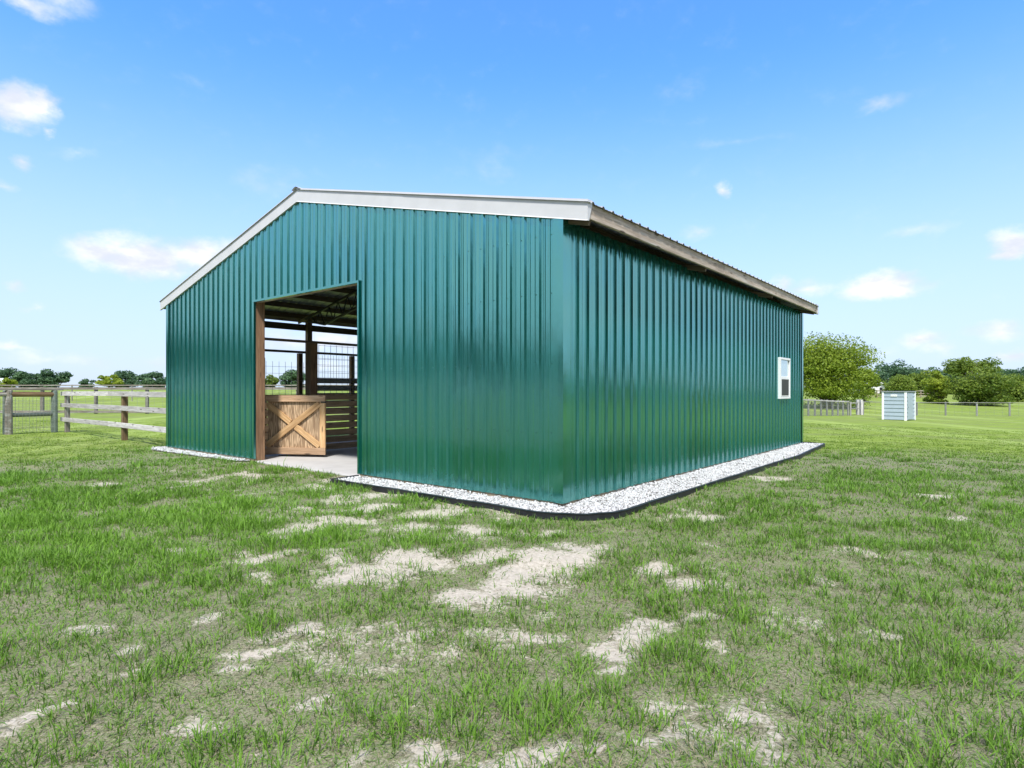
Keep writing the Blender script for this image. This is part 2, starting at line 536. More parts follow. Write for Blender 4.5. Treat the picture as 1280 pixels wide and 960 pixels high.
def in_poly(s, t, poly):
    s, t = np.asarray(s), np.asarray(t)
    c = np.zeros(s.shape, bool)
    n = len(poly)
    for i in range(n):
        x0, y0 = poly[i]; x1, y1 = poly[(i + 1) % n]
        if y0 == y1: continue
        k = ((y0 > t) != (y1 > t)) & (s < (x1 - x0) * (t - y0) / (y1 - y0) + x0)
        c ^= k
    return c


def blocked(x, y):
    s, t = w2b(x, y)
    foot = (s > -0.05) & (s < D + 0.05) & (t > -0.05) & (t < W + 0.05)
    return foot | in_poly(s, t, BED_POLY) | in_poly(s, t, LEFT_BED)


def micro(x, y):
    near = S(26, 14, np.abs(y)) * S(26, 16, np.abs(x))
    s, t = w2b(x, y)
    flat = S(0.0, 0.9, np.maximum(np.maximum(-s, s - D), np.maximum(-t, t - W)) + 0.1)
    return near * flat * ((fbm(x * 0.9, y * 0.9, 3) - 0.5) * 0.10 + (fbm(x * 4, y * 4, 2) - 0.5) * 0.03)


def ground_z(x, y):
    return terrain(x, y) + micro(x, y)


def build_ground():
    xs = np.concatenate([-np.geomspace(900, 13.2, 46), np.arange(-13, 13.01, 0.075), np.geomspace(13.2, 900, 46)])
    ys = np.concatenate([-np.geomspace(600, 1.2, 30), np.arange(-1, 1.5, 0.25), np.arange(1.5, 20.0, 0.075), np.geomspace(20.2, 1500, 70)])
    X, Y = np.meshgrid(xs, ys)
    x, y = X.ravel(), Y.ravel()
    z = ground_z(x, y)
    # grass stands lower than the slab and bed
    v = np.column_stack([x, y, z])
    nx, ny = len(xs), len(ys)
    i = (np.arange(ny - 1)[:, None] * nx + np.arange(nx - 1)[None, :]).ravel()
    loops = np.column_stack([i, i + 1, i + nx + 1, i + nx]).ravel()
    o = np_mesh('ground', v, loops, np.full(len(i), 4), M['ground'], attrs={'bare': bare_mask(x, y), 'lush': lush_mask(x, y)}, smooth=True)
    tag(o, kind='structure')


build_ground()


# ------------------------------------------------------------------ grass
def build_grass():
    P = []
    # candidate tuft centres by depth band: (y0, y1, tufts per m2, blades per tuft, blade length, blade width, spread)
    bands = [(1.2, 4.0, 330, 13, 0.10, 0.0044, 0.05), (4.0, 7.0, 280, 12, 0.10, 0.0055, 0.055), (7.0, 11.0, 180, 11, 0.10, 0.0075, 0.065),
             (11.0, 18.0, 90, 10, 0.09, 0.011, 0.085), (18.0, 30.0, 30, 9, 0.075, 0.015, 0.14)]
    allv, allc, n_off = [], [], 0
    for y0, y1, dens, nb, bl, bw, spread in bands:
        half = 1.02 * y1 + 0.8
        n = int(2 * half * (y1 - y0) * dens)
        x = rng.uniform(-half, half, n); y = rng.uniform(y0, y1, n)
        keep = (np.abs(x) < 0.98 * y + 0.9)
        x, y = x[keep], y[keep]
        bare = bare_mask(x, y); lush = lush_mask(x, y)
        cl = fbm(x * 2.1 + 7, y * 2.1 + 3, 3)          # tussocks
        zone = fbm(x * 0.33 + 21, y * 0.33 + 2, 3)     # richer and poorer stretches
        left = S(1.0, -5.0, x - 0.15 * y) * S(14.5, 6.0, y) * S(3.4, 6.0, y)
        prob = np.clip(0.60 + 2.6 * (cl - 0.45) + 0.9 * (zone - 0.5) + 0.5 * left, 0.12, 1)
        prob = np.maximum(prob, lush * 0.55)
        prob *= np.clip(1.15 - 1.15 * bare, 0.10, 1)
        k = (rng.random(len(x)) < prob) & ~blocked(x, y)
        lit = (rng.random(len(x)) < 0.85 * np.clip(1.15 - 1.25 * bare, 0.03, 1)) & ~blocked(x, y) & ~k & (y < 20)
        short = np.concatenate([np.zeros(k.sum(), bool), np.ones(lit.sum(), bool)])
        x, y, cl, zone, lush, left, bare = (np.concatenate([a[k], a[lit]]) for a in (x, y, cl, zone, lush, left, bare))
        n = len(x)
        # per blade
        reps = np.maximum(3, rng.poisson(nb, n))
        T = np.repeat(np.arange(n), reps); m = len(T)
        ang = rng.uniform(0, 2 * math.pi, m)
        rad = np.abs(rng.normal(0, 1, m)) * spread * np.where(short[T], 1.7, 1)
        bx = x[T] + np.cos(ang) * rad; by = y[T] + np.sin(ang) * rad
        ok = ~blocked(bx, by)
        T, ang, rad, bx, by = T[ok], ang[ok], rad[ok], bx[ok], by[ok]; m = len(T)
        tall = np.clip(0.55 + 1.9 * (cl[T] - 0.38) + 0.5 * (zone[T] - 0.5) + 0.35 * left[T], 0.4, 1.75) * (1 - 0.55 * lush[T])
        L = 0.82 * bl * tall * rng.lognormal(0, 0.33, m)
        dry = rng.random(m) < (0.30 - 0.22 * lush[T] - 0.22 * left[T] + 0.25 * np.clip(0.5 - cl[T], 0, 1) + 0.2 * np.clip(bare[T], 0, 1))
        sh = short[T]; dry = np.where(sh, rng.random(m) < 0.42 - 0.3 * lush[T] - 0.25 * left[T], dry)
        L = np.where(sh, bl * 0.42 * rng.lognormal(0, 0.3, m), L)
        L = np.where(dry, L * 0.8, L)
        tilt = np.abs(rng.normal(0.55, 0.33, m)) + np.where(dry, 0.55, 0) + np.where(sh, 0.3, 0)
        tilt = np.clip(tilt, 0.05, 1.45)
        lean = ang + rng.normal(0, 0.7, m)
        dx, dy = np.cos(lean), np.sin(lean)
        face = lean + math.pi / 2 + rng.normal(0, 0.5, m)
        wx, wy = np.cos(face), np.sin(face)
        w = bw * rng.uniform(0.7, 1.35, m) * np.where(dry, 0.7, 1)
        bz = ground_z(bx, by) - 0.004
        st, ct = np.sin(tilt), np.cos(tilt)
        t2 = np.clip(tilt + rng.uniform(0.2, 0.8, m), 0, 1.75)
        mx, my, mz = bx + dx * st * L * 0.55, by + dy * st * L * 0.55, bz + ct * L * 0.55
        tx, ty, tz = mx + dx * np.sin(t2) * L * 0.45, my + dy * np.sin(t2) * L * 0.45, mz + np.cos(t2) * L * 0.45
        tz = np.maximum(tz, bz + 0.008); mz = np.maximum(mz, bz + 0.008)
        v = np.empty((m, 5, 3), np.float32)
        v[:, 0] = np.column_stack([bx - wx * w / 2, by - wy * w / 2, bz])
        v[:, 1] = np.column_stack([bx + wx * w / 2, by + wy * w / 2, bz])
        v[:, 2] = np.column_stack([mx + wx * w / 2, my + wy * w / 2, mz])
        v[:, 3] = np.column_stack([mx - wx * w / 2, my - wy * w / 2, mz])
        v[:, 4] = np.column_stack([tx, ty, tz])
        hue = np.clip(rng.normal(0.5, 0.24, m) + 0.35 * (zone[T] - 0.5) + 0.25 * left[T], 0, 1)[:, None]
        g0, g1 = np.array([0.078, 0.160, 0.024]), np.array([0.195, 0.385, 0.036])
        col = g0 * (1 - hue) + g1 * hue
        lm = lush[T][:, None]
        col = col * (1 - 0.85 * lm) + np.array([0.225, 0.32, 0.048]) * 0.85 * lm
        straw = np.array([0.30, 0.265, 0.165]) * rng.uniform(0.6, 1.25, m)[:, None]
        col = np.where(dry[:, None], straw, col)
        allv.append(v.reshape(-1, 3)); allc.append(np.repeat(col, 5, axis=0))
    v = np.concatenate(allv); c = np.concatenate(allc)
    nb = len(v) // 5
    base = np.arange(nb)[:, None] * 5
    loops = (base + np.array([[0, 1, 2, 3, 3, 2, 4]])).ravel()
    counts = np.tile([4, 3], nb)
    o = np_mesh('grass', v, loops, counts, M['grass'], attrs={'tintc': c})
    tag(o, 'patchy green and straw coloured grass tufts growing over the sandy paddock', 'grass', kind='stuff')
    print('blades', nb)


build_grass()


# ------------------------------------------------------------------ gravel and edging
def stone_mat():
    m, nt, out = new_mat('white marble chips'); b = NB(nt)
    a = b.n('Attribute', attribute_name='tint')
    col = b.ramp(a.outputs['Fac'], [(0, (0.16, 0.15, 0.14)), (0.15, (0.34, 0.335, 0.335)), (0.5, (0.50, 0.50, 0.515)), (1, (0.64, 0.64, 0.65))])
    b.bsdf(out, col, 0.7)
    return m


M['stone'] = stone_mat()


def build_gravel():
    V, Fc, Tt = [], [], []
    ico = bpy.data.meshes.new('tmp')
    import bmesh
    bm = bmesh.new(); bmesh.ops.create_icosphere(bm, subdivisions=1, radius=1)
    base = np.array([p.co[:] for p in bm.verts]); tri = np.array([[p.index for p in f.verts] for f in bm.faces])
    bm.free(); bpy.data.meshes.remove(ico)

    def fill(poly, dens, n0, height):
        s0 = min(p[0] for p in poly); s1 = max(p[0] for p in poly); t0 = min(p[1] for p in poly); t1 = max(p[1] for p in poly)
        n = int((s1 - s0) * (t1 - t0) * dens)
        s = rng.uniform(s0, s1, n); t = rng.uniform(t0, t1, n)
        k = in_poly(s, t, poly) & ~((s > -0.01) & (t > -0.01) & (s < D + 0.02) & (t < W))
        s, t = s[k], t[k]; n = len(s)
        X = A[0] + s * cT - t * sT; Y = A[1] + s * sT + t * cT
        r = rng.uniform(0.009, 0.019, n)
        # random rotation + squash + jitter
        q = rng.normal(size=(n, 4)); q /= np.linalg.norm(q, axis=1)[:, None]
        w, x, y, z = q.T
        Rm = np.stack([1 - 2 * (y * y + z * z), 2 * (x * y - z * w), 2 * (x * z + y * w), 2 * (x * y + z * w), 1 - 2 * (x * x + z * z), 2 * (y * z - x * w),
                       2 * (x * z - y * w), 2 * (y * z + x * w), 1 - 2 * (x * x + y * y)], axis=1).reshape(n, 3, 3)
        sh = base[None] * rng.uniform(0.6, 1.4, (n, 1, 3)) * (1 + rng.normal(0, 0.16, (n, len(base), 1)))
        vv = np.einsum('nij,nkj->nki', Rm, sh) * r[:, None, None]
        zc = height + rng.uniform(-0.012, 0.012, n) + (fbm(X * 3, Y * 3, 2) - 0.5) * 0.03
        vv += np.stack([X, Y, zc], axis=1)[:, None, :]
        off = sum(len(a) for a in V)
        V.append(vv.reshape(-1, 3))
        Fc.append((tri[None] + (np.arange(n) * len(base))[:, None, None] + off).reshape(-1, 3))
        Tt.append(np.repeat(np.clip(rng.normal(0.50, 0.28, n), 0, 1), len(base)))

    fill(BED_POLY, 1750, 0, 0.035)
    fill(LEFT_BED, 1300, 0, 0.03)
    v = np.concatenate(V); f = np.concatenate(Fc)
    # sheets under the chips
    n0 = len(v); lo = list(f.ravel()); cnt = [3] * len(f)
    sheets = []
    for poly in (BED_POLY, LEFT_BED):
        pts = [(*b2w(s, t), 0.022) for s, t in poly]
        k0 = n0 + len(sheets); sheets += pts
        lo += list(range(k0, k0 + len(pts))); cnt.append(len(pts))
    v = np.concatenate([v, np.array(sheets)])
    tint = np.concatenate(Tt + [np.full(len(sheets), 0.2)])
    o = np_mesh('gravel', v, np.array(lo), np.array(cnt), M['stone'], attrs={'tint': tint})
    tag(o, 'white crushed stone laid in a strip around the foot of the green barn', 'gravel', kind='stuff')

    mb = MB()
    th = 0.022
    prev = None
    pts = [Vector((*b2w(s, t), 0)) for s, t in EDGE]
    rows = []
    for i, p in enumerate(pts):
        a = pts[max(0, i - 1)]; c = pts[min(len(pts) - 1, i + 1)]
        d = (c - a).normalized(); nn = Vector((d.y, -d.x, 0))
        zt = 0.068 + random.uniform(-0.004, 0.004)
        rows.append([p + nn * th + Vector((0, 0, -0.06)), p + nn * th + Vector((0, 0, zt - 0.02)), p + nn * (th * 1.3) + Vector((0, 0, zt)),
                     p - nn * 0.012 + Vector((0, 0, zt + 0.004)), p - nn * 0.012 + Vector((0, 0, -0.06))])
    vs = [q for r_ in rows for q in r_]
    fs = []
    for i in range(len(rows) - 1):
        for k in range(4): fs.append((i * 5 + k, (i + 1) * 5 + k, (i + 1) * 5 + k + 1, i * 5 + k + 1))
    mb.add(vs, fs)
    o = mb.build('garden_edging', M['edging'])
    tag(o, 'black plastic edging strip curving around the white gravel bed beside the green barn', 'edging')


build_gravel()

# ------------------------------------------------------------------ barn
barn = empty('barn', 'green corrugated metal barn with a low gabled roof and an open doorway', 'barn', (A[0], A[1], 0), TH)
PITCH = 0.245


def profile(u):
    """R-panel outline: (position, height) breakpoints along u0..u1"""
    pts = []
    k0 = -1
    n = int(u / PITCH) + 2
    for k in range(-1, n):
        c = k * PITCH + 0.12
        pts += [(c - 0.036, 0.0), (c - 0.015, 0.027), (c + 0.015, 0.027), (c + 0.036, 0.0)]
        for m_ in (1, 2):
            cm = c + PITCH * (m_ / 3.0)
            pts += [(cm - 0.022, random.uniform(-.0008, .0008)), (cm - 0.010, 0.0032), (cm + 0.010, 0.0032 + random.uniform(-.0006, .0006)), (cm + 0.022, random.uniform(-.0008, .0008))]
    return [p for p in pts if 0.0 < p[0] < u]


def prof_h(u, pts):
    return float(np.interp(u, [p[0] for p in pts], [p[1] for p in pts]))


def wall_sheet(name, length, place, top, holes=(), zb=0.07, split=(), screws=(0.16, 0.95, 1.85, 2.75, 3.5), cap=None):
    """place(u, z, h) -> local point; top(u) height; holes = [(u0, u1, z0, z1)]"""
    pts = profile(length)
    us = sorted(set([0.0, length] + [p[0] for p in pts] + [x for h in holes for x in h[:2]] + list(split)))
    mb = MB()
    cols = []
    for a, b in zip(us[:-1], us[1:]):
        mid = (a + b) / 2
        ha, hb_ = prof_h(a, pts), prof_h(b, pts)
        segs = [(zb, None)]
        for (u0, u1, z0, z1) in holes:
            if u0 < mid < u1:
                segs = []
                if z0 > zb: segs.append((zb, z0))
                segs.append((z1, None))
        for z0, z1 in segs:
            ta, tb = (top(a), top(b)) if z1 is None else (z1, z1)
            mb.add([place(a, z0, ha), place(b, z0, hb_), place(b, tb, hb_), place(a, ta, ha)], [(0, 1, 2, 3)])
    # screw heads
    for zr in screws:
        k = 0
        while True:
            for du in (0.12 + 0.05,):
                u = k * PITCH + du
                zz = zr + random.uniform(-0.006, 0.006)
                if u < length - 0.05 and zz < top(u) - 0.05 and not any(h[0] - .05 < u < h[1] + .05 and h[2] - .05 < zz < h[3] + .05 for h in holes):
                    r = 0.0085
                    h0 = prof_h(u, pts)
                    ring = [(math.cos(q) * r, math.sin(q) * r) for q in np.linspace(0, 2 * math.pi, 7)[:-1]]
                    vs = [place(u + x, zz + y, h0) for x, y in ring] + [place(u + x * .7, zz + y * .7, h0 + 0.007) for x, y in ring]
                    mb.add(vs, [(i, (i + 1) % 6, 6 + (i + 1) % 6, 6 + i) for i in range(6)] + [tuple(range(6, 12))], 1)
            k += 1
            if k * PITCH > length: break
    return mb.build(name, [M['green'], M['screw']], barn)


topg = lambda t: EAVE + SL * min(t, W - t)
DOOR = (4.208, 7.757, -1.0, 3.345)
WIN = (9.40, 10.24, 1.31, 2.30)
hz = wall_sheet('gable_wall', W, lambda u, z, h: (-h, u, z), topg, [DOOR], split=[W / 2], screws=(0.16, 0.95, 1.85, 2.75, 3.5, 4.2, 4.75))
tag(hz, 'corrugated gable wall with the open doorway')
tag(wall_sheet('side_wall', D, lambda u, z, h: (u, -h, z), lambda u: EAVE - 0.02, [WIN]), 'long corrugated side wall with one small window')
wall_sheet('gable_wall', W, lambda u, z, h: (D + h, u, z), topg, [DOOR], split=[W / 2], screws=())

# corner flashings
for s, t, ds, dt in ((0, 0, -1, -1), (D, 0, 1, -1), (0, W, -1, 1)):
    mb = MB(); o_ = 0.037; w_ = 0.10; k = 0.004
    top_ = EAVE + 0.01
    xs0 = s + ds * o_; ys0 = t + dt * o_
    x_in = s - ds * w_; y_in = t - dt * w_
    mb.box(min(xs0, xs0 - ds * k), max(xs0, xs0 - ds * k), min(ys0 - dt * k, y_in), max(ys0 - dt * k, y_in), 0.072, top_)
    mb.box(min(xs0, x_in), max(xs0, x_in), min(ys0, ys0 - dt * k), max(ys0, ys0 - dt * k), 0.072, top_)
    mb.build('corner_flashing', M['green'], barn)

# skirt boards
beam('skirt_board', (0.03, 0, 0.035), (0.03, DOOR[0], 0.035), 0.04, 0.15, M['skirt'], barn)
beam('skirt_board', (0.03, DOOR[1], 0.035), (0.03, W, 0.035), 0.04, 0.15, M['skirt'], barn)
beam('skirt_board', (0.055, 0.03, 0.035), (D, 0.03, 0.035), 0.04, 0.15, M['skirt'], barn)
beam('corner_post', (0.12, 0.12, -0.1), (0.12, 0.12, EAVE - 0.05), 0.14, 0.14, M['brownpost'], barn)

# slab
mb = MB(); mb.box(0.06, D - 0.06, 0.06, W - 0.3, -0.15, 0.03, 0, 0.01)
mb.box(-0.02, 0.058, DOOR[0] + 0.01, DOOR[1] - 0.01, -0.15, 0.029, 0, 0.01)
mb.build('floor_slab', M['concrete'], barn)

# door jambs, header
beam('door_jamb', (0.115, DOOR[1] + 0.07, 0.03), (0.115, DOOR[1] + 0.07, DOOR[3] + 0.3), 0.14, 0.2, M['jamb'], barn, 0.006)
beam('door_jamb', (0.115, DOOR[0] - 0.07, 0.03), (0.115, DOOR[0] - 0.07, DOOR[3] + 0.3), 0.14, 0.2, M['jamb'], barn, 0.006)
beam('door_header', (0.075, DOOR[0] + 0.001, DOOR[3] + 0.09), (0.075, DOOR[1] - 0.001, DOOR[3] + 0.09), 0.11, 0.19, M['skirt'], barn)
mb = MB()
mb.box(-0.036, 0.01, DOOR[0] - 0.03, DOOR[0] + 0.006, 0.075, DOOR[3])
mb.box(-0.036, 0.01, DOOR[1] - 0.006, DOOR[1] + 0.03, 0.075, DOOR[3])
mb.box(-0.038, 0.012, DOOR[0] - 0.03, DOOR[1] + 0.03, DOOR[3] - 0.006, DOOR[3] + 0.035)
mb.build('door_trim', M['green'], barn)

# roof: two ribbed slopes
OH = 0.38
RO = 0.215   # sheet above the wall line


def roof_slope(side):
    pts = profile(D + 0.16)
    us = sorted(set([0.0, D + 0.16] + [p[0] for p in pts]))
    mb = MB()
    for a, b in zip(us[:-1], us[1:]):
        ha, hb_ = prof_h(a, pts), prof_h(b, pts)
        e, r = -OH - 0.04, W / 2
        q = []
        for u, h, t in ((a, ha, e), (b, hb_, e), (b, hb_, r), (a, ha, r)):
            q.append((u - 0.06, t if side == 0 else W - t, EAVE + SL * t + RO + h * 0.9))
        lo = [(x, y, z - 0.004) for x, y, z in q]
        mb.add(q + lo, [(0, 1, 2, 3), (7, 6, 5, 4), (0, 4, 5, 1)])
    return mb.build('roof_slope', M['roof'], barn)


rf = roof_slope(0); roof_slope(1)
mb = MB()
ridge_z = EAVE + SL * W / 2 + RO + 0.034
mb.add([(-0.08, W / 2 - 0.13, ridge_z - 0.13 * SL - 0.004), (D + .12, W / 2 - 0.13, ridge_z - 0.13 * SL - 0.004), (D + .12, W / 2 - .03, ridge_z + 0.012), (-0.08, W / 2 - .03, ridge_z + 0.012),
        (-0.08, W / 2 + 0.13, ridge_z - 0.13 * SL - 0.004), (D + .12, W / 2 + 0.13, ridge_z - 0.13 * SL - 0.004), (D + .12, W / 2 + .03, ridge_z + 0.012), (-0.08, W / 2 + .03, ridge_z + 0.012)],
       [(0, 1, 2, 3), (3, 2, 6, 7), (7, 6, 5, 4)])
mb.build('ridge_cap', M['trim'], barn)

# gable trims: folded galvanised pieces lapped over each other
def barge(x, t0, t1, name='gable_trim', lap=0.0):
    mb = MB()
    z = lambda t: EAVE + SL * min(t, W - t)
    xo = x - math.copysign(0.038 + lap, 1) if x < 1 else x + 0.038 + lap
    xi = x - 0.004 if x < 1 else x + 0.004
    lo, hi = -0.002, RO + 0.034
    vs = []
    for t in (t0, t1):
        vs += [(xo, t, z(t) + lo), (xo, t, z(t) + hi), (xi + (0.09 if x < 1 else -0.09), t, z(t) + hi + 0.004), (xo - (0.012 if x < 1 else -0.012), t, z(t) + lo - 0.014), (xi, t, z(t) + lo - 0.006)]
    mb.add(vs, [(0, 1, 6, 5), (1, 2, 7, 6), (3, 0, 5, 8), (4, 3, 8, 9), (1, 0, 3, 4, 2)[::1], (6, 5, 8, 9, 7)[::-1]])
    return mb.build(name, M['trim'], barn)


segs = [(-OH - 0.02, 3.06), (3.02, W / 2 + 0.0), (W / 2 - 0.0, 9.2), (9.16, W + OH + 0.02)]
for i, (a, b) in enumerate(segs):
    barge(-0.0, a, b, lap=0.003 * (i % 2))
    barge(D + 0.06, a, b, lap=0.003 * (i % 2))

# fascias
zf = EAVE - SL * OH + RO - 0.10
for a, b in ((0.0, 4.62), (4.635, 9.2), (9.215, D + 0.03)):
    beam('fascia_board', (a, -OH + 0.015, zf), (b, -OH + 0.015, zf), 0.04, 0.186, M['fascia'], barn, 0.005)
    beam('fascia_board', (a, W + OH - 0.015, zf), (b, W + OH - 0.015, zf), 0.04, 0.186, M['fascia'], barn, 0.005)
mb = MB(); mb.box(D + 0.032, D + 0.10, -OH - 0.03, -OH + 0.03, zf - 0.12, zf + 0.09, 0, 0.004)
mb.build('fascia_cap', M['trim'], barn)

# purlins
for side in (0, 1):
    for t in list(np.arange(-0.2, W / 2 - 0.1, 0.78)):
        tt = t if side == 0 else W - t
        z = EAVE + SL * t + RO - 0.08
        beam('purlin', (-0.0 + 0.002, tt, z), (D + 0.04, tt, z), 0.045, 0.14, M['dark_wood'], barn, 0)
# lookouts at the eaves and rafters
for s in (0.10, 3.87, 7.73, D - 0.1):
    for side in (0, 1):
        f = (lambda t: t) if side == 0 else (lambda t: W - t)
        p = (s, f(-OH + 0.04), EAVE - SL * (OH - 0.04) - 0.005); q = (s, f(0.5), EAVE + SL * 0.5 - 0.005)
        beam('lookout', p, q, 0.045, 0.085, M['dark_wood'], barn, 0)
# steel trusses
for s in (3.87, 7.73):
    mb = MB()
    for side in (0, 1):
        f = (lambda t: t) if side == 0 else (lambda t: W - t)
        tz = lambda t: EAVE + SL * t - 0.03
        bz = lambda t: EAVE + SL * t - 0.03 - min(0.46, 0.06 + (t - 0.1) * 0.42)
        mb.bar((s, f(0.05), tz(0.05)), (s, f(W / 2), tz(W / 2)), 0.06, 0.06)
        ts = list(np.arange(0.15, W / 2 + 0.01, 0.45))
        for a, b in zip(ts[:-1], ts[1:]):
            mb.bar((s, f(a), bz(a)), (s, f(b), bz(b)), 0.06, 0.055)
        for i, a in enumerate(ts[:-1]):
            b = a + 0.225
            mb.tube((s, f(a), bz(a)), (s, f(b), tz(b)), 0.017, n=6); mb.tube((s, f(b), tz(b)), (s, f(a + .45), bz(a + .45)), 0.017, n=6)
    mb.build('roof_truss', M['truss'], barn)
# framing posts
for s in (0.12, 3.95, 7.73, D - 0.12):
    if s > 0.2: beam('wall_post', (s, 0.09, 0.03), (s, 0.09, EAVE - 0.05), 0.14, 0.14, M['brownpost'], barn)
    beam('wall_post', (s, W - 0.1, -0.1), (s, W - 0.1, EAVE + 0.05), 0.15, 0.15, M['brownpost'], barn)
for z in (0.95, 1.85, 2.75, 3.5):
    beam('girt', (0.2, 0.035, z), (D - 0.1, 0.035, z), 0.045, 0.09, M['dark_wood'], barn, 0)
for z in (3.60, 4.2):
    beam('girt', (0.035, 0.6 if z < 4 else 2.6, z), (0.035, W - (0.6 if z < 4 else 2.6), z), 0.045, 0.09, M['dark_wood'], barn, 0)
# open left side: beam, rails, boards, posts and wire
beam('eave_beam', (0.05, W - 0.02, 3.41), (D - 0.05, W - 0.02, 3.41), 0.045, 0.19, M['dark_wood'], barn)
beam('side_rail', (0.05, W - 0.02, 2.66), (D - 0.05, W - 0.02, 2.66), 0.045, 0.07, M['dark_wood'], barn)
for s in (2.0, 3.72, 5.6, 9.6):
    beam('side_post', (s, W + 0.02, -0.1), (s, W + 0.02, 2.62), 0.13, 0.13, M['brownpost'], barn)
for i in range(8):
    z = 0.16 + i * 0.235
    beam('side_board', (4.03, W - 0.02, z), (D - 0.05, W - 0.02, z), 0.035, 0.17, M['greywood'], barn)
beam('side_board', (0.2, W - 0.02, 0.30), (3.88, W - 0.02, 0.30), 0.035, 0.14, M['greypost'], barn)
beam('side_board', (0.2, W - 0.02, 0.85), (3.88, W - 0.02, 0.85), 0.035, 0.14, M['greypost'], barn)


def wire_grid(name, s0, s1, t, z0, z1, ds, dz, r, mat, parent):
    mb = MB()
    for s in np.arange(s0, s1 + 1e-6, ds): mb.bar((s, t, z0), (s, t, z1), r * 2, r * 2)
    for z in np.arange(z0, z1 + 1e-6, dz): mb.bar((s0, t + 2 * r, z), (s1, t + 2 * r, z), r * 2, r * 2)
    return mb.build(name, mat, parent)


wire_grid('wire_panel', 0.2, 3.9, W - 0.06, 0.4, 2.35, 0.2, 0.2, 0.0035, M['wire'], barn)
wire_grid('wire_panel', 4.05, 11.4, W - 0.06, 1.9, 2.6, 0.2, 0.2, 0.0035, M['wire'], barn)

# window
wn = MB()
f0 = 0.04
u0, u1, z0, z1 = WIN
e = 0.002
y0, y1 = -0.062, 0.02
wn.box(u0 - .02, u1 + .02, y0, y1, z1 - f0 + .01, z1 + .02, 0, .004); wn.box(u0 - .02, u1 + .02, y0, y1, z0 - .02, z0 + f0 - .01, 0, .004)
wn.box(u0 - .02, u0 + f0 - .01, y0 + e, y1 - e, z0 + f0 - .01, z1 - f0 + .01); wn.box(u1 - f0 + .01, u1 + .02, y0 + e, y1 - e, z0 + f0 - .01, z1 - f0 + .01)
win = wn.build('window', M['vinyl'], barn); tag(win, 'small white single hung window with dark screen below')
zm = (z0 + z1) / 2 + 0.02
mb = MB(); mb.box(u0 + .04, u1 - .04, -0.05, -0.005, zm - .025, zm + .025, 0, .004); mb.build('meeting_rail', M['vinyl'], win)
mb = MB(); mb.box(u0 + .04, u1 - .04, -0.028, -0.02, zm + .024, z1 - .04); mb.build('upper_pane', M['glass'], win)
mb = MB(); mb.box(u0 + .04, u1 - .04, -0.014, -0.008, z0 + .04, zm - .024); mb.build('lower_pane', M['glass'], win)
mb = MB(); mb.box(u0 + .1, u1 - .1, -0.05, -0.044, z0 + .06, zm - .045)
scr = mb.build('insect_screen', M['screen'], win)
mb = MB()
for a, b, c, d in ((u0 + .04, u0 + .1, z0 + .04, zm - .025), (u1 - .1, u1 - .04, z0 + .04, zm - .025)): mb.box(a, b, -.052, -.03, c, d)
mb.box(u0 + .1, u1 - .1, -.052, -.03, z0 + .04, z0 + .06); mb.box(u0 + .1, u1 - .1, -.052, -.03, zm - .045, zm - .026)
mb.build('lower_sash', M['vinyl'], win)

# ------------------------------------------------------------------ stall partition (stands free inside the barn)
PT = 8.42
part = empty('stall_partition', 'slatted wooden stall partition with wire above, inside the barn behind the cross braced gate', 'partition', (*b2w(0.5, PT), 0.03), TH)
beam('post', (0, 0.05, 0), (0, 0.05, 2.2), 0.14, 0.14, M['brownpost'], part)
for s in (1.32, 4.2, 7.2, 10.2):
    beam('post', (s, 0.11, 0), (s, 0.11, 2.64), 0.19, 0.19, M['jamb'], part, 0.008)
for i in range(8):
    beam('board', (0.05, 0, 0.10 + i * 0.172), (10.3, 0, 0.10 + i * 0.172), 0.036, 0.142, M['stall'], part)
beam('top_rail', (-0.5 + 0.3, 0.0, 2.62), (10.4, 0.0, 2.62), 0.04, 0.06, M['dark_wood'], part)
wire_grid('wire_panel', 1.45, 10.2, 0.03, 1.40, 2.58, 0.165, 0.165, 0.0035, M['wire'], part)

# ------------------------------------------------------------------ gate
gl = Vector((at(327, 13.42), 13.42, 0.085)); gr = Vector((at(407, 13.18), 13.18, 0.085))
gang = math.atan2(gr.y - gl.y, gr.x - gl.x); GW = (gr - gl).length; GH = 1.305
gate = empty('stall_gate', 'wooden stall gate with an X brace standing open in the barn doorway', 'gate', gl, gang)
beam('bottom_rail', (0, 0, 0.075), (GW, 0, 0.075), 0.045, 0.15, M['gate_rail'], gate)
beam('top_rail', (0, -0.002, GH - 0.07), (GW, -0.002, GH - 0.07), 0.045, 0.14, M['gate_rail'], gate)
beam('stile', (0.06, 0.003, 0.152), (0.06, 0.003, GH - 0.142), 0.042, 0.12, M['jamb'], gate)
beam('stile', (GW - 0.065, 0.003, 0.152), (GW - 0.065, 0.003, GH - 0.142), 0.042, 0.13, M['gate'], gate)
npl = 4; pw = (GW - 0.26) / npl
for i in range(npl):
    xx = 0.125 + pw * (i + 0.5)
    beam('plank', (xx, 0.032, 0.06), (xx, 0.032, GH - 0.05), 0.016, pw - 0.003, M['panel'], gate, 0.002)
b0, b1 = 0.13, GW - 0.14
beam('brace', (b0, -0.004, 0.19), (b1, -0.004, GH - 0.18), 0.036, 0.13, M['gate'], gate)
mid = Vector(((b0 + b1) / 2, 0, GH / 2 + 0.005)); dd = Vector((b1 - b0, 0, -(GH - 0.37))).normalized()
pa, pb = Vector((b0, 0, GH - 0.18)), Vector((b1, 0, 0.19))
beam('brace', pa, mid - dd * 0.075, 0.034, 0.13, M['gate'], gate); beam('brace', mid + dd * 0.075, pb, 0.034, 0.13, M['gate'], gate)
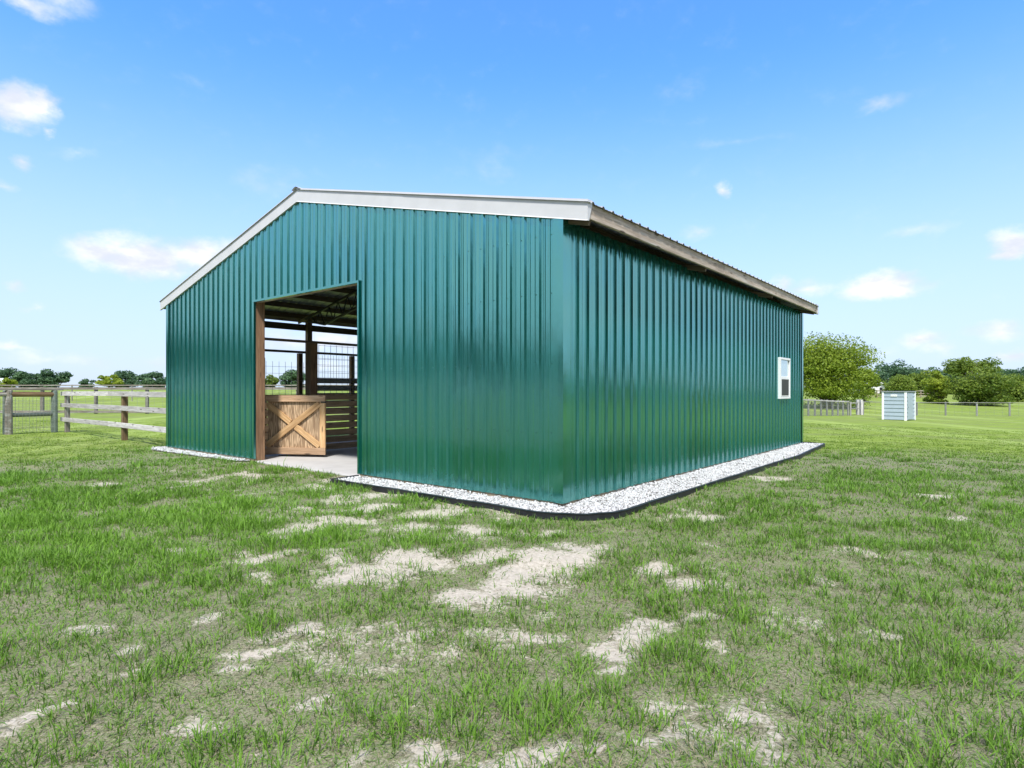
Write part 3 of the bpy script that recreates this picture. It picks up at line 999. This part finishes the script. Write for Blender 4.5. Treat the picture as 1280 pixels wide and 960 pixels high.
for z in (0.14, GH - 0.13):
    mb = MB(); mb.box(-0.1, 0.13, -0.032, -0.026, z - 0.022, z + 0.022); mb.tube((-0.04, -0.03, z - .05), (-0.04, -0.03, z + .05), 0.012)
    mb.build('hinge', M['hinge'], gate)
mb = MB(); mb.box(GW - 0.10, GW + 0.03, -0.034, -0.026, GH - 0.165, GH - 0.135, 0, .002); mb.tube((GW - .03, -.045, GH - .15), (GW - .03, -.025, GH - .15), .014)
mb.build('latch', M['truss'], gate)

# ------------------------------------------------------------------ left fences
bf = empty('board_fence', 'three rail weathered board fence running from the left corner of the barn', 'fence', (*b2w(0.15, W + 0.05), 0), TH)
for t in (3.75, 9.4):
    beam('post', (0.09, t, -0.1), (0.09, t, 1.47), 0.14, 0.14, M['brownpost'] if t < 5 else M['greypost'], bf, 0.006)
for z in (1.39, 0.965, 0.46):
    beam('rail', (0.0, 0.06, z + random.uniform(-.01, .01)), (0.0, 4.85, z + 0.01), 0.036, 0.145, M['greywood'], bf)
    beam('rail', (0.0, 4.87, z + 0.01), (0.0, 9.8, z + random.uniform(-.015, .015)), 0.036, 0.145, M['greywood'], bf)


def round_post(name, p, h, r, mat, parent, lean=0.0):
    mb = MB(); mb.tube((0, 0, -0.1), (0, 0, h - 0.02), r, r * 0.95, 12, caps=False); mb.tube((0, 0, h - 0.02), (0, 0, h), r * 0.95, r * 0.75, 12)
    o = mb.build(name, mat, parent, smooth=False)
    m = Matrix(((0, 0, 1), (0, 1, 0), (-1, 0, 0))).to_4x4()
    o.location = p; o.rotation_euler = (0, lean, 0)
    return o


def pole(name, p, q, r, mat, parent):
    p, q = Vector(p), Vector(q); d = q - p; L = d.length; d.normalize()
    mb = MB(); mb.tube((0, 0, 0), (L, 0, 0), r, r * 0.93, 12)
    o = mb.build(name, mat, parent)
    y = Vector((0, 0, 1)).cross(d).normalized(); z = d.cross(y)
    m = Matrix((d, y, z)).transposed().to_4x4(); m.translation = p; o.matrix_local = m
    return o


def wire_fence(root, posts, z0, z1, dv, dh, r, mat):
    mb = MB()
    for (x0, y0, g0), (x1, y1, g1) in zip(posts[:-1], posts[1:]):
        L = math.hypot(x1 - x0, y1 - y0); n = max(1, int(L / dv))
        for k in range(n):
            u = k / n; x, y, g = x0 + (x1 - x0) * u, y0 + (y1 - y0) * u, g0 + (g1 - g0) * u
            mb.bar((x, y, g + z0), (x, y, g + z1), 2 * r, 2 * r)
        for z in np.arange(z0, z1 + 1e-6, dh):
            mb.bar((x0, y0, g0 + z), (x1, y1, g1 + z), 2 * r, 2 * r)
    return mb.build('wire_mesh', mat, root)


hbx, hby = at(68, 21.4), 21.4
hb = empty('wire_fence', 'old round post fence with a thick brace rail and wire mesh at the left edge', 'fence', (hbx, hby, 0))
P0 = Vector((0, 0, 0)); P1 = Vector((at(11, 20.3) - hbx, 20.3 - hby, 0)); P2 = P1 + (P1 - P0) * 2.0
round_post('post', P0, 1.5, 0.10, M['greenpost'], hb); round_post('post', P1, 1.5, 0.11, M['greypost'], hb)
round_post('post', P1 + Vector((-0.26, 0.18, 0)), 1.5, 0.085, M['greenpost'], hb); round_post('post', P2, 1.5, 0.10, M['greenpost'], hb)
off = Vector((0, -0.02, 0))
pole('brace_rail', P1 + Vector((0, 0, 1.37)), P0 + Vector((0, 0, 1.36)), 0.095, M['brownpost'], hb)
pole('brace_rail', P1 + Vector((0, 0, 0.66)), P0 + Vector((0, 0, 0.66)), 0.075, M['greenpost'], hb)
pole('brace_rail', P2 + Vector((0, 0, 1.37)), P1 + Vector((0, 0, 1.37)), 0.085, M['greypost'], hb)
beam('cap_rail', P2 + Vector((0, 0, 1.53)), P0 + Vector((0.15, 0.2, 1.53)), 0.13, 0.055, M['greypost'], hb)
dR3 = Vector((cT, sT, 0))
wire_fence(hb, [tuple(P2 + Vector((.05, -.1, 0))), tuple(P1 + Vector((.05, -.1, 0))), tuple(P0 + Vector((.05, -.1, 0)))], 0.08, 1.25, 0.1, 0.12, 0.003, M['wire'])


def far_fence(name, label, pts, h, pw, rail_z, rail_h, pmat, rmat, mesh=True, rail_t=0.05, dv=0.3, r=0.004):
    x0, y0 = pts[0]; g0 = float(terrain(np.float64(x0), np.float64(y0)))
    root = empty(name, label, 'fence', (x0, y0, g0))
    L = [(x - x0, y - y0, float(terrain(np.float64(x), np.float64(y))) - g0) for x, y in pts]
    for x, y, g in L:
        beam('post', (x, y, g - 0.1), (x, y, g + h), pw, pw, pmat, root)
    for a, b in zip(L[:-1], L[1:]):
        d = Vector(b) - Vector(a); n = Vector((d.y, -d.x, 0)).normalized() * (pw / 2 + rail_t / 2 + 0.002)
        if n.y > 0: n = -n
        for z in rail_z:
            beam('rail', Vector(a) + n + Vector((0, 0, z)), Vector(b) + n + Vector((0, 0, z)), rail_t, rail_h, rmat, root)
    if mesh:
        wire_fence(root, [(x, y - pw / 2 - rail_t - 0.01, g) for x, y, g in L], 0.05, min(h, max(rail_z)) - 0.05, dv, 0.25, r, M['darkwire'])
    return root


far_fence('wire_fence', 'long pasture fence with a dark top rail crossing the field behind the board fence',
          [(at(p, 38.5), 38.5) for p in (-60, -10, 53, 120, 184, 247, 310, 372, 440, 505)], 1.72, 0.16, (1.62, 0.14), 0.15, M['greypost'], M['greypost'], dv=0.5)
far_fence('wire_fence', 'thin distant rail fence in front of the far trees on the left',
          [(at(p, 74), 74.0) for p in range(-60, 520, 75)], 2.0, 0.1, (1.92,), 0.13, M['greypost'], M['greypost'], mesh=False)

# right side fences
n1 = 9
pts = [(21.0 + (29.4 - 21.0) * k / (n1 - 1), 43.5 + (52.5 - 43.5) * k / (n1 - 1)) for k in range(n1)]
far_fence('picket_fence', 'grey fence of closely set posts and top rail beyond the barn corner', pts, 1.28, 0.11, (1.2,), 0.10, M['silver'], M['greywood'], dv=0.22, r=0.007)
pts = [(at(p, y), y) for p, y in ((1079, 56.5), (1107, 57), (1146, 57), (1182, 57), (1221, 56.5), (1262, 56), (1302, 55.5), (1345, 55), (1390, 54.5))]
far_fence('wire_fence', 'low wire fence with thin grey posts behind the small shed', pts, 1.28, 0.11, (1.24,), 0.045, M['silver'], M['silver'], dv=0.6, r=0.004)
gx, gy = at(1072, 56), 56.0
gz = float(terrain(np.float64(gx), np.float64(gy)))
gt = empty('gate_post', 'pair of thick pale grey posts at the field fence corner left of the small shed', 'post', (gx, gy, gz))
for dx in (0.0, 0.34):
    beam('post', (dx, 0, -0.1), (dx, 0, 1.42), 0.24, 0.2, M['greywood'], gt)
beam('rail', (0.46, 0, 1.1), (0.53, 0, 1.1), 0.05, 0.13, M['greywood'], gt)
pts = [(at(1063, 52.5), 52.5), (at(1071, 55.6), 55.6)]
far_fence('rail_fence', 'short two rail fence piece joining the grey fence to the pale posts', pts, 1.2, 0.12, (1.1, 0.6), 0.10, M['silver'], M['silver'], mesh=False)
far_fence('board_fence', 'pale board fence in the far background by the white outbuilding',
          [(at(p, 100), 100.0) for p in range(1085, 1175, 11)], 1.3, 0.14, (1.15, 0.7, 0.3), 0.15, M['skirt'], M['skirt'], mesh=False)

# ------------------------------------------------------------------ small shed
sx, sy = at(1132, 42.0), 42.0
sz = float(terrain(np.float64(sx), np.float64(sy)))
shed = empty('garden_shed', 'small pale blue storage shed with white corners standing in the mown field', 'shed', (sx, sy, sz), R(-51))
SW, SD, SH = 1.42, 1.75, 2.02
mb = MB()
nrow = 7; zz = np.linspace(0.06, SH - 0.06, nrow + 1)
def lap(axis, fixed, a, b):
    for k in range(nrow):
        z0_, z1_ = zz[k], zz[k + 1]
        if axis == 'x':
            mb.add([(a, fixed - 0.038, z0_), (b, fixed - 0.038, z0_), (b, fixed - 0.004, z1_), (a, fixed - 0.004, z1_), (a, fixed, z0_), (b, fixed, z0_)], [(0, 1, 2, 3), (4, 5, 1, 0)])
        else:
            mb.add([(fixed + 0.038, a, z0_), (fixed + 0.038, b, z0_), (fixed + 0.004, b, z1_), (fixed + 0.004, a, z1_), (fixed, a, z0_), (fixed, b, z0_)], [(0, 1, 2, 3), (4, 5, 1, 0)])
mb.box(-SW + .01, -.01, 0.01, SD - .01, 0.03, SH - 0.02)
lap('x', 0.0, -SW + .05, -.05); lap('y', 0.0, .05, SD - .05)
mb.build('wall', M['shed'], shed)
for x in (-SW, 0.0):
    for y in (0.0, SD):
        mb = MB(); mb.box(x - .065, x + .065, y - .065, y + .065, 0.0, SH, 0, .005); mb.build('corner_trim', M['vinyl'], shed)
mb = MB(); mb.box(-SW - .09, .09, -.1, SD + .09, SH, SH + .05, 0, .01); mb.add([], []); mb.build('roof', M['shed_roof'], shed)
mb = MB(); mb.box(-SW + .5, -SW + .9, -.05, -.024, SH - .34, SH - .18, 0, .004)
for k in range(4): mb.box(-SW + .53, -SW + .87, -.056, -.048, SH - .32 + k * .035, SH - .305 + k * .035)
mb.build('vent', M['vinyl'], shed)
mb = MB(); mb.box(.03, .052, .3, 1.25, .08, SH - .12, 0, .004); dr = mb.build('door', M['shed'], shed)
mb = MB(); mb.tube((.05, .32, .95), (.09, .32, .95), .02); mb.build('handle', M['truss'], dr)


# ------------------------------------------------------------------ far buildings
def house(px0, px1, y, h_wall, h_roof, depth, label, cat, wall_mat, roof_mat, openings):
    x0, x1 = at(px0, y), at(px1, y)
    g = float(terrain(np.float64((x0 + x1) / 2), np.float64(y)))
    r = empty('outbuilding', label, cat, ((x0 + x1) / 2, y, g))
    hw = (x1 - x0) / 2
    mb = MB()
    mb.add([(-hw, 0, -.2), (hw, 0, -.2), (hw, 0, h_wall), (0, 0, h_wall + h_roof), (-hw, 0, h_wall), (-hw, depth, -.2), (hw, depth, -.2), (hw, depth, h_wall), (0, depth, h_wall + h_roof), (-hw, depth, h_wall)],
           [(0, 1, 2, 3, 4), (9, 8, 7, 6, 5), (1, 6, 7, 2), (0, 4, 9, 5)])
    mb.build('wall', wall_mat, r)
    mb = MB()
    for sgn in (-1, 1):
        e = 0.4; k = h_roof / hw
        a = (sgn * (hw + e), h_wall - k * e)
        vs = [(a[0], -.4, a[1] + .01), (0, -.4, h_wall + h_roof + .01), (0, depth + .4, h_wall + h_roof + .01), (a[0], depth + .4, a[1] + .01)]
        up = [(x, y_, z + .15) for x, y_, z in vs]
        mb.add(vs + up, [(0, 1, 2, 3), (4, 5, 6, 7), (0, 4, 5, 1), (1, 5, 6, 2), (2, 6, 7, 3), (3, 7, 4, 0)])
    mb.build('roof', roof_mat, r)
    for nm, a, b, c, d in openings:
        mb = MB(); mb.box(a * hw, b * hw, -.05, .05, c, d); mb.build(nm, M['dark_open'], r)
    return r


house(1086, 1106, 118, 1.7, 0.75, 9, 'white metal outbuilding with a grey gable roof far behind the big tree', 'building', M['white_wall'], M['white_wall'], [('door', .35, .7, 0, 1.3)])
house(1140, 1162, 125, 0.9, 0.7, 8, 'low blue grey building glimpsed far behind the trees right of the shed', 'building', M['bluecar'], M['white_wall'], [('window', -.5, -.1, .3, .8), ('window', .2, .5, .3, .8)])
house(-24, 3, 150, 1.9, 0.8, 3, 'white house with a pale roof far away at the left edge of the photo', 'house', M['white_wall'], M['white_wall'], [('window', .3, .6, .8, 1.8)])


# ------------------------------------------------------------------ trees
def tree(label, x, y, H, Wd, mat, seed, base=0.12, leaf=0.3, n=5000, clumps=46, group=None, flat=1.0, name='broadleaf_tree', trunk_r=None, zoff=0.0, top_bias=0.6):
    rg = np.random.default_rng(seed); n = int(n * 2.0); leaf *= 0.9
    g = float(terrain(np.float64(x), np.float64(y))) + zoff - (0.9 if base < 0 else 0.0)
    root = empty(name, label, 'tree', (x, y, g), rg.uniform(0, 6.28), group)
    cz = H * (base + (1 - base) * 0.5); rz = H * (1 - base) * 0.5; rx = Wd / 2
    # clump centres in a lumpy ellipsoid
    d = rg.normal(size=(clumps, 3)); d /= np.linalg.norm(d, axis=1)[:, None]
    rr = rg.uniform(0.35, 1.0, clumps) ** top_bias
    lump = 1 + 0.22 * np.sin(3 * np.arctan2(d[:, 1], d[:, 0]) + rg.uniform(0, 6)) * rg.uniform(0.4, 1, clumps)
    cr = rg.uniform(0.22, 0.40, clumps) * min(rx, rz) * 1.15
    c = d * rr[:, None] * lump[:, None] * np.array([rx - cr.mean() * .75, rx - cr.mean() * .75, rz - cr.mean() * .75])
    # flatter base of the crown
    c[:, 2] = np.where(c[:, 2] < 0, c[:, 2] * flat, c[:, 2])
    c[:, 2] += cz
    tint_c = np.clip(rg.normal(0.45, 0.22, clumps), 0, 1)
    ci = rg.choice(clumps, n, p=cr ** 2 / (cr ** 2).sum())
    ld = rg.normal(size=(n, 3)); ld /= np.linalg.norm(ld, axis=1)[:, None]
    ld[:, 2] = np.where(ld[:, 2] < -0.2, ld[:, 2] * 0.4, ld[:, 2])
    lr = rg.uniform(0.45, 1.08, n) ** 0.6
    p = c[ci] + ld * (lr * cr[ci])[:, None] * np.array([1.1, 1.1, 0.8])
    # leaf sprays: small bent four-sided sprigs
    nrm = ld * 0.7 + rg.normal(size=(n, 3)) * 0.6 + np.array([0, 0, 0.35]); nrm /= np.linalg.norm(nrm, axis=1)[:, None]
    up = rg.normal(size=(n, 3)); u = np.cross(nrm, up); u /= np.linalg.norm(u, axis=1)[:, None]; w = np.cross(nrm, u)
    s = leaf * rg.uniform(0.55, 1.3, n)[:, None]
    q = np.empty((n, 4, 3))
    q[:, 0] = p - u * s * 0.5; q[:, 1] = p - w * s * 0.28 + nrm * s * .05; q[:, 2] = p + u * s * 0.55 - nrm * s * 0.1; q[:, 3] = p + w * s * 0.3
    tint = np.clip(tint_c[ci] + rg.normal(0, 0.18, n), 0, 1)
    np_mesh('crown', q.reshape(-1, 3), np.arange(n * 4), np.full(n, 4), mat, root, {'tint': np.repeat(tint, 4)})
    mb = MB()
    r0 = trunk_r or 0.028 * H + 0.06
    th = H * (base + 0.2)
    k = Vector((rg.normal(0, .03) * H, rg.normal(0, .03) * H, th))
    mb.tube((0, 0, -0.2), (0, 0, 0.25), r0 * 1.5, r0 * 1.05, 9, caps=False); mb.tube((0, 0, 0.25), k, r0 * 1.05, r0 * 0.7, 9, caps=False)
    for i in rg.choice(clumps, min(12, clumps), replace=False):
        e = Vector(c[i]); m_ = k.lerp(e, 0.5) + Vector((rg.normal(0, .03) * H, rg.normal(0, .03) * H, -0.03 * H))
        mb.tube(k - Vector((0, 0, rg.uniform(0, .12) * H)), m_, r0 * 0.45, r0 * 0.25, 6, caps=False); mb.tube(m_, e, r0 * 0.25, r0 * 0.06, 5, caps=False)
    mb.build('trunk', M['bark'], root, smooth=True)
    return root


def ptree(label, px, y, top, wpx, mat, seed, **kw):
    x = at(px, y); g = float(terrain(np.float64(x), np.float64(y)))
    H = CH + (HOR - top) / F * y - g + (0.9 if kw.get('base', 0.1) < 0 else 0.0)
    return tree(label, x, y, H, wpx / F * y, mat, seed, **kw)


def dup(root, x, y, rz, sc_=1.0, label=None, zs=1.0):
    r = root.copy(); COL.objects.link(r)
    r.location = (x, y, float(terrain(np.float64(x), np.float64(y)))); r.rotation_euler = (0, 0, rz); r.scale = (sc_, sc_, sc_ * zs)
    if label: r['label'] = label
    for ch in list(root.children):
        c = ch.copy(); COL.objects.link(c); c.parent = r
    return r


GR = 'trees of the right hand tree line'
ptree('big yellow green oak rising directly behind the far corner of the barn', 1036, 74, 411, 112, M['leaf_oak'], 11, n=16000, clumps=96, leaf=0.30, base=-0.07, trunk_r=0.42)
ptree('small olive tree tucked against the right side of the big oak', 1080, 88, 456, 38, M['leaf_oak'], 12, n=2200, clumps=26, leaf=0.36, base=0.0)
ptree('dark oak crown rising far behind the small blue shed', 1122, 140, 448, 66, M['leaf_dark_hazed'], 13, n=4200, clumps=44, leaf=0.55, base=-0.05)
ptree('rounded olive bush tree right above the small blue shed', 1125, 98, 462, 46, M['leaf_mid'], 14, n=3600, clumps=40, leaf=0.36, base=-0.06)
ptree('dark tree standing between the rounded bush tree and the narrow lime tree', 1160, 130, 455, 40, M['leaf_dark_hazed'], 15, n=2600, clumps=32, leaf=0.5, base=-0.05)
ptree('narrow lime green bush tree right of the shed with foliage to the ground', 1172, 84, 463, 36, M['leaf_lime'], 16, n=3000, clumps=36, leaf=0.32, base=-0.06)
ptree('tall spreading oak with an open crown at the top of the right tree line', 1216, 112, 439, 62, M['leaf_mid'], 17, n=3400, clumps=34, leaf=0.45, base=0.2, flat=0.7)
ptree('dark bushy tree behind the lime green bush tree', 1190, 120, 460, 46, M['leaf_dark_hazed'], 18, n=3000, clumps=36, leaf=0.5, base=-0.06)
ptree('wide low green thicket tree in front of the tall spreading oak', 1226, 80, 456, 74, M['leaf_mid'], 19, n=6500, clumps=64, leaf=0.34, base=-0.06)
ptree('dark green tree at the right edge of the photo', 1275, 104, 454, 62, M['leaf_dark_hazed'], 20, n=4200, clumps=48, leaf=0.42, base=-0.06)
ptree('blue green tree closing the gap far behind the narrow lime tree', 1252, 150, 457, 60, M['leaf_dark_hazed'], 21, n=3000, clumps=40, leaf=0.6, base=0.0)

ptree('mid green tree filling the gap behind the shed and the lime green bush tree', 1150, 112, 463, 50, M['leaf_mid'], 22, n=3200, clumps=40, leaf=0.42, base=-0.06)
ptree('dark leafy tree behind the right end of the big oak crown', 1092, 130, 458, 40, M['leaf_dark_hazed'], 23, n=2600, clumps=34, leaf=0.5, base=-0.06)
ptree('olive bush tree in front of the dark tree at the right edge', 1262, 90, 466, 40, M['leaf_mid'], 24, n=2800, clumps=36, leaf=0.34, base=-0.06)
ptree('tall dark tree at the left edge of the far tree line', 8, 190, 455, 34, M['leaf_dark_hazed'], 31, n=2400, clumps=30, leaf=0.75, base=-0.05)
ptree('wide dark tree in the middle of the leftmost tree group', 36, 190, 461, 44, M['leaf_dark_hazed'], 32, n=2600, clumps=34, leaf=0.75, base=-0.05)
ptree('dark tree at the right end of the leftmost tree group', 68, 190, 460, 40, M['leaf_dark_hazed'], 33, n=2400, clumps=30, leaf=0.75, base=-0.05)
ptree('pale olive bush beside the white house at the left edge', 8, 140, 471, 26, M['leaf_lime'], 34, n=1200, clumps=18, leaf=0.5, base=0.0)
ptree('small grey green tree in the gap between two far tree groups on the left', 110, 210, 472, 22, M['leaf_dark_hazed'], 35, n=900, clumps=14, leaf=0.75, base=-0.05)
ptree('olive tree at the front of the far tree group behind the board fence', 136, 185, 467, 36, M['leaf_lime'], 36, n=2000, clumps=26, leaf=0.7, base=0.02)
ptree('dark tree just right of the olive tree far behind the board fence', 154, 195, 462, 32, M['leaf_dark_hazed'], 37, n=2000, clumps=26, leaf=0.75, base=-0.05)
ptree('dark rounded tree just left of the barn wall in the far distance', 192, 190, 462, 42, M['leaf_dark_hazed'], 38, n=2600, clumps=32, leaf=0.75, base=-0.05)
ptree('far tree seen through the doorway beside the left jamb', 334, 180, 467, 30, M['leaf_mid'], 39, n=1600, clumps=22, leaf=0.7, base=-0.05)
ptree('dark round tree seen through the doorway beside the stall post', 368, 180, 462, 40, M['leaf_dark_hazed'], 40, n=2400, clumps=30, leaf=0.7, base=-0.05)
# the tree lines go on out of the frame on both sides; the wall sheets and the window mirror them
SEEN = 0
src = [tree('tall leafy tree in the tree line beyond the right edge of the photo', 112, -20, 9.5, 10, M['leaf_mid'], 50, n=2600, clumps=34, leaf=0.6, base=0.02, group='trees beside the frame'),
       tree('tall leafy tree in the tree line beyond the left edge of the photo', -86, 26, 9.5, 10, M['leaf_dark_hazed'], 51, n=2600, clumps=34, leaf=0.6, base=0.02, group='trees beside the frame')]
for i in range(13):
    a = R(30 + i * 5.2); d_ = 92 + random.uniform(-8, 10)
    dup(src[0], d_ * math.sin(a + R(18)), d_ * math.cos(a + R(18)), random.uniform(0, 6), random.uniform(0.9, 1.25), None, 0.22 + 0.075 * i)
for i in range(15):
    a = R(-54 - i * 5.0); d_ = 92 + random.uniform(-8, 10)
    dup(src[1], d_ * math.sin(a), d_ * math.cos(a), random.uniform(0, 6), random.uniform(0.95, 1.3), None, 1.15)

big = tree('tall dark oak standing behind the photographer', 4, -27, 15, 13, M['leaf_dark_hazed'], 52, n=4200, clumps=44, leaf=0.7, base=0.05, group='trees beside the frame')
for i in range(10):
    a = R(118 + i * 14); d_ = 27 + random.uniform(-3, 4)
    dup(big, d_ * math.sin(a), d_ * math.cos(a), random.uniform(0, 6), random.uniform(0.85, 1.2))

# ------------------------------------------------------------------ sky
SUN_AZ, SUN_EL = R(187), R(58)     # azimuth clockwise from +Y


def sky():
    w = bpy.data.worlds.new('World'); sc.world = w; w.use_nodes = True
    nt = w.node_tree; nt.nodes.clear(); b = NB(nt)
    out = b.n('OutputWorld'); bg = b.n('Background'); b.link(bg.outputs[0], out.inputs[0])
    st = b.n('TexSky', sky_type='NISHITA'); st.sun_disc = False
    st.sun_elevation = SUN_EL; st.sun_rotation = SUN_AZ
    st.air_density = 1.0; st.dust_density = 0.6; st.ozone_density = 2.0
    tc = b.n('TexCoord'); d = b.vec('NORMALIZE', tc.outputs['Generated'])
    sep = b.n('SeparateXYZ'); b.link(d, sep.inputs[0])
    az = b.math('ARCTAN2', sep.outputs[0], sep.outputs[1]); el = b.math('ARCSINE', sep.outputs[2])
    base = b.mix(1.0, st.outputs[0], SKY_TINT, 'MULTIPLY')
    # milky air low over the fields
    hz_ = b.mrange(el, 0.0, 0.52, 0.85, 0.0)
    base = b.mix(hz_, base, HAZE)
    n1 = b.noise(b.mapping(d, (1, 1, 1.6)), 9, 6, 0.62); n2 = b.noise(b.mapping(d, (1, 1, 1.6), (3.3, 1.7, 0.4)), 9, 6, 0.62)
    azw = b.math('ADD', az, b.math('MULTIPLY', b.math('SUBTRACT', n1, 0.5), 0.085)); elw = b.math('ADD', el, b.math('MULTIPLY', b.math('SUBTRACT', n2, 0.5), 0.06))
    cv = b.n('CombineXYZ'); b.link(azw, cv.inputs[0]); b.link(elw, cv.inputs[1])
    CL = [  # photo column, row, half width, half height, strength
        (18, 130, 46, 22, 1.25), (45, 126, 22, 16, 1.1), (60, 162, 10, 5, .6), (38, 199, 15, 9, .6), (100, 190, 34, 7, .3), (8, 228, 22, 8, .45),
        (45, 8, 62, 10, .7), (90, 10, 50, 12, .5), (140, 312, 46, 20, 1.2), (185, 322, 50, 22, 1.3), (245, 318, 62, 18, 1.15), (285, 312, 30, 14, .9),
        (8, 356, 16, 7, .6), (38, 385, 16, 6, .5), (20, 438, 34, 7, .6), (50, 448, 40, 8, .45), (100, 450, 60, 8, .35), (200, 456, 40, 8, .4),
        (901, 237, 12, 10, .85), (1105, 128, 30, 9, .5), (850, 112, 26, 12, .25), (1260, 302, 34, 20, 1.25), (1252, 318, 26, 10, 1.1),
        (1100, 358, 48, 16, 1.25), (1120, 362, 30, 10, 1.1), (1010, 358, 40, 12, .7), (975, 352, 14, 8, .7), (868, 292, 22, 8, .4), (1142, 288, 42, 8, .35),
        (1160, 430, 34, 12, .8), (1185, 440, 26, 9, .6), (1255, 416, 40, 10, .65), (1275, 446, 24, 8, .7), (1105, 445, 40, 8, .3), (920, 180, 80, 6, .22),
        (350, 430, 60, 14, .7), (420, 425, 50, 16, .9), (400, 455, 60, 10, .5), (600, 210, 40, 20, .2), (335, 230, 40, 20, .25), (250, 105, 30, 8, .2)]
    acc = None
    for px, py, rx, ry, s in CL:
        dx = px - 640; dd = math.hypot(F, dx)
        a0 = math.atan2(dx, F); e0 = math.atan2(HOR - py, dd)
        ra = rx * F / (dd * dd) * 1.35; re = ry / dd * 1.45
        v = b.vec('SUBTRACT', cv.outputs[0], (a0, e0, 0)); v = b.vec('MULTIPLY', v, (1 / ra, 1 / re, 0))
        nd = b.n('VectorMath', operation='LENGTH'); b.link(v, nd.inputs[0])
        q = b.math('MULTIPLY_ADD', nd.outputs['Value'], -s, s)
        acc = q if acc is None else b.math('MAXIMUM', acc, q)
    # clouds added over the unseen rest of the sky, spread wide to whiten wall reflections
    rest = b.noise(b.mapping(d, (1, 1, 2.6)), 3.2, 6, 0.6)
    side = b.mrange(b.math('ABSOLUTE', az), 0.78, 1.0)
    low = b.mrange(el, 0.02, 0.12)
    rest = b.math('MULTIPLY', b.math('MULTIPLY', b.mrange(rest, 0.30, 0.56), side), low)
    acc = b.math('MAXIMUM', acc, b.math('MULTIPLY', rest, 0.85))
    dn = b.noise(b.mapping(d, (1, 1, 1.5)), 26, 5, 0.6)
    dens = b.math('ADD', acc, b.math('MULTIPLY', b.math('SUBTRACT', dn, 0.5), 0.55))
    dens = b.mrange(dens, 0.0, 0.95)
    shade = b.noise(b.mapping(d, (1, 1, 2)), 15, 4, 0.6)
    ccol = b.mix(b.mrange(shade, 0.35, 0.7), CLOUD0, CLOUD1)
    col = b.mix(dens, base, ccol)
    b.link(col, bg.inputs[0]); bg.inputs[1].default_value = 0.09


SKY_TINT = (0.80, 1.44, 2.15)
HAZE = (4.3, 4.62, 5.6)
CLOUD0, CLOUD1 = (4.7, 5.0, 5.7), (6.7, 6.7, 6.8)
sky()

sl = bpy.data.lights.new('sun', 'SUN'); sl.energy = 2.9; sl.angle = R(6); sl.color = (1.0, 0.955, 0.88)
so = bpy.data.objects.new('sun', sl); COL.objects.link(so)
dirv = Vector((math.sin(SUN_AZ) * math.cos(SUN_EL), math.cos(SUN_AZ) * math.cos(SUN_EL), math.sin(SUN_EL)))
so.rotation_euler = dirv.to_track_quat('Z', 'Y').to_euler(); so.location = dirv * 60

# ------------------------------------------------------------------ camera and render
cam = bpy.data.cameras.new('camera'); co_ = bpy.data.objects.new('camera', cam); COL.objects.link(co_)
co_.location = (0, 0, CH); co_.rotation_euler = (R(90), 0, 0)
cam.sensor_width = 36.0; cam.lens = F / 1280 * 36.0; cam.shift_y = (HOR - 480) / 1280
cam.clip_start = 0.05; cam.clip_end = 4000
sc.camera = co_
vs_ = sc.view_settings
vs_.view_transform = 'Standard'; vs_.look = 'None'; vs_.gamma = 1.0; vs_.use_curve_mapping = False
vs_.exposure = 0.95
sc.render.engine = 'CYCLES'
sc.cycles.max_bounces = 6; sc.cycles.diffuse_bounces = 3; sc.cycles.glossy_bounces = 3; sc.cycles.transmission_bounces = 3
sc.cycles.use_denoising = True
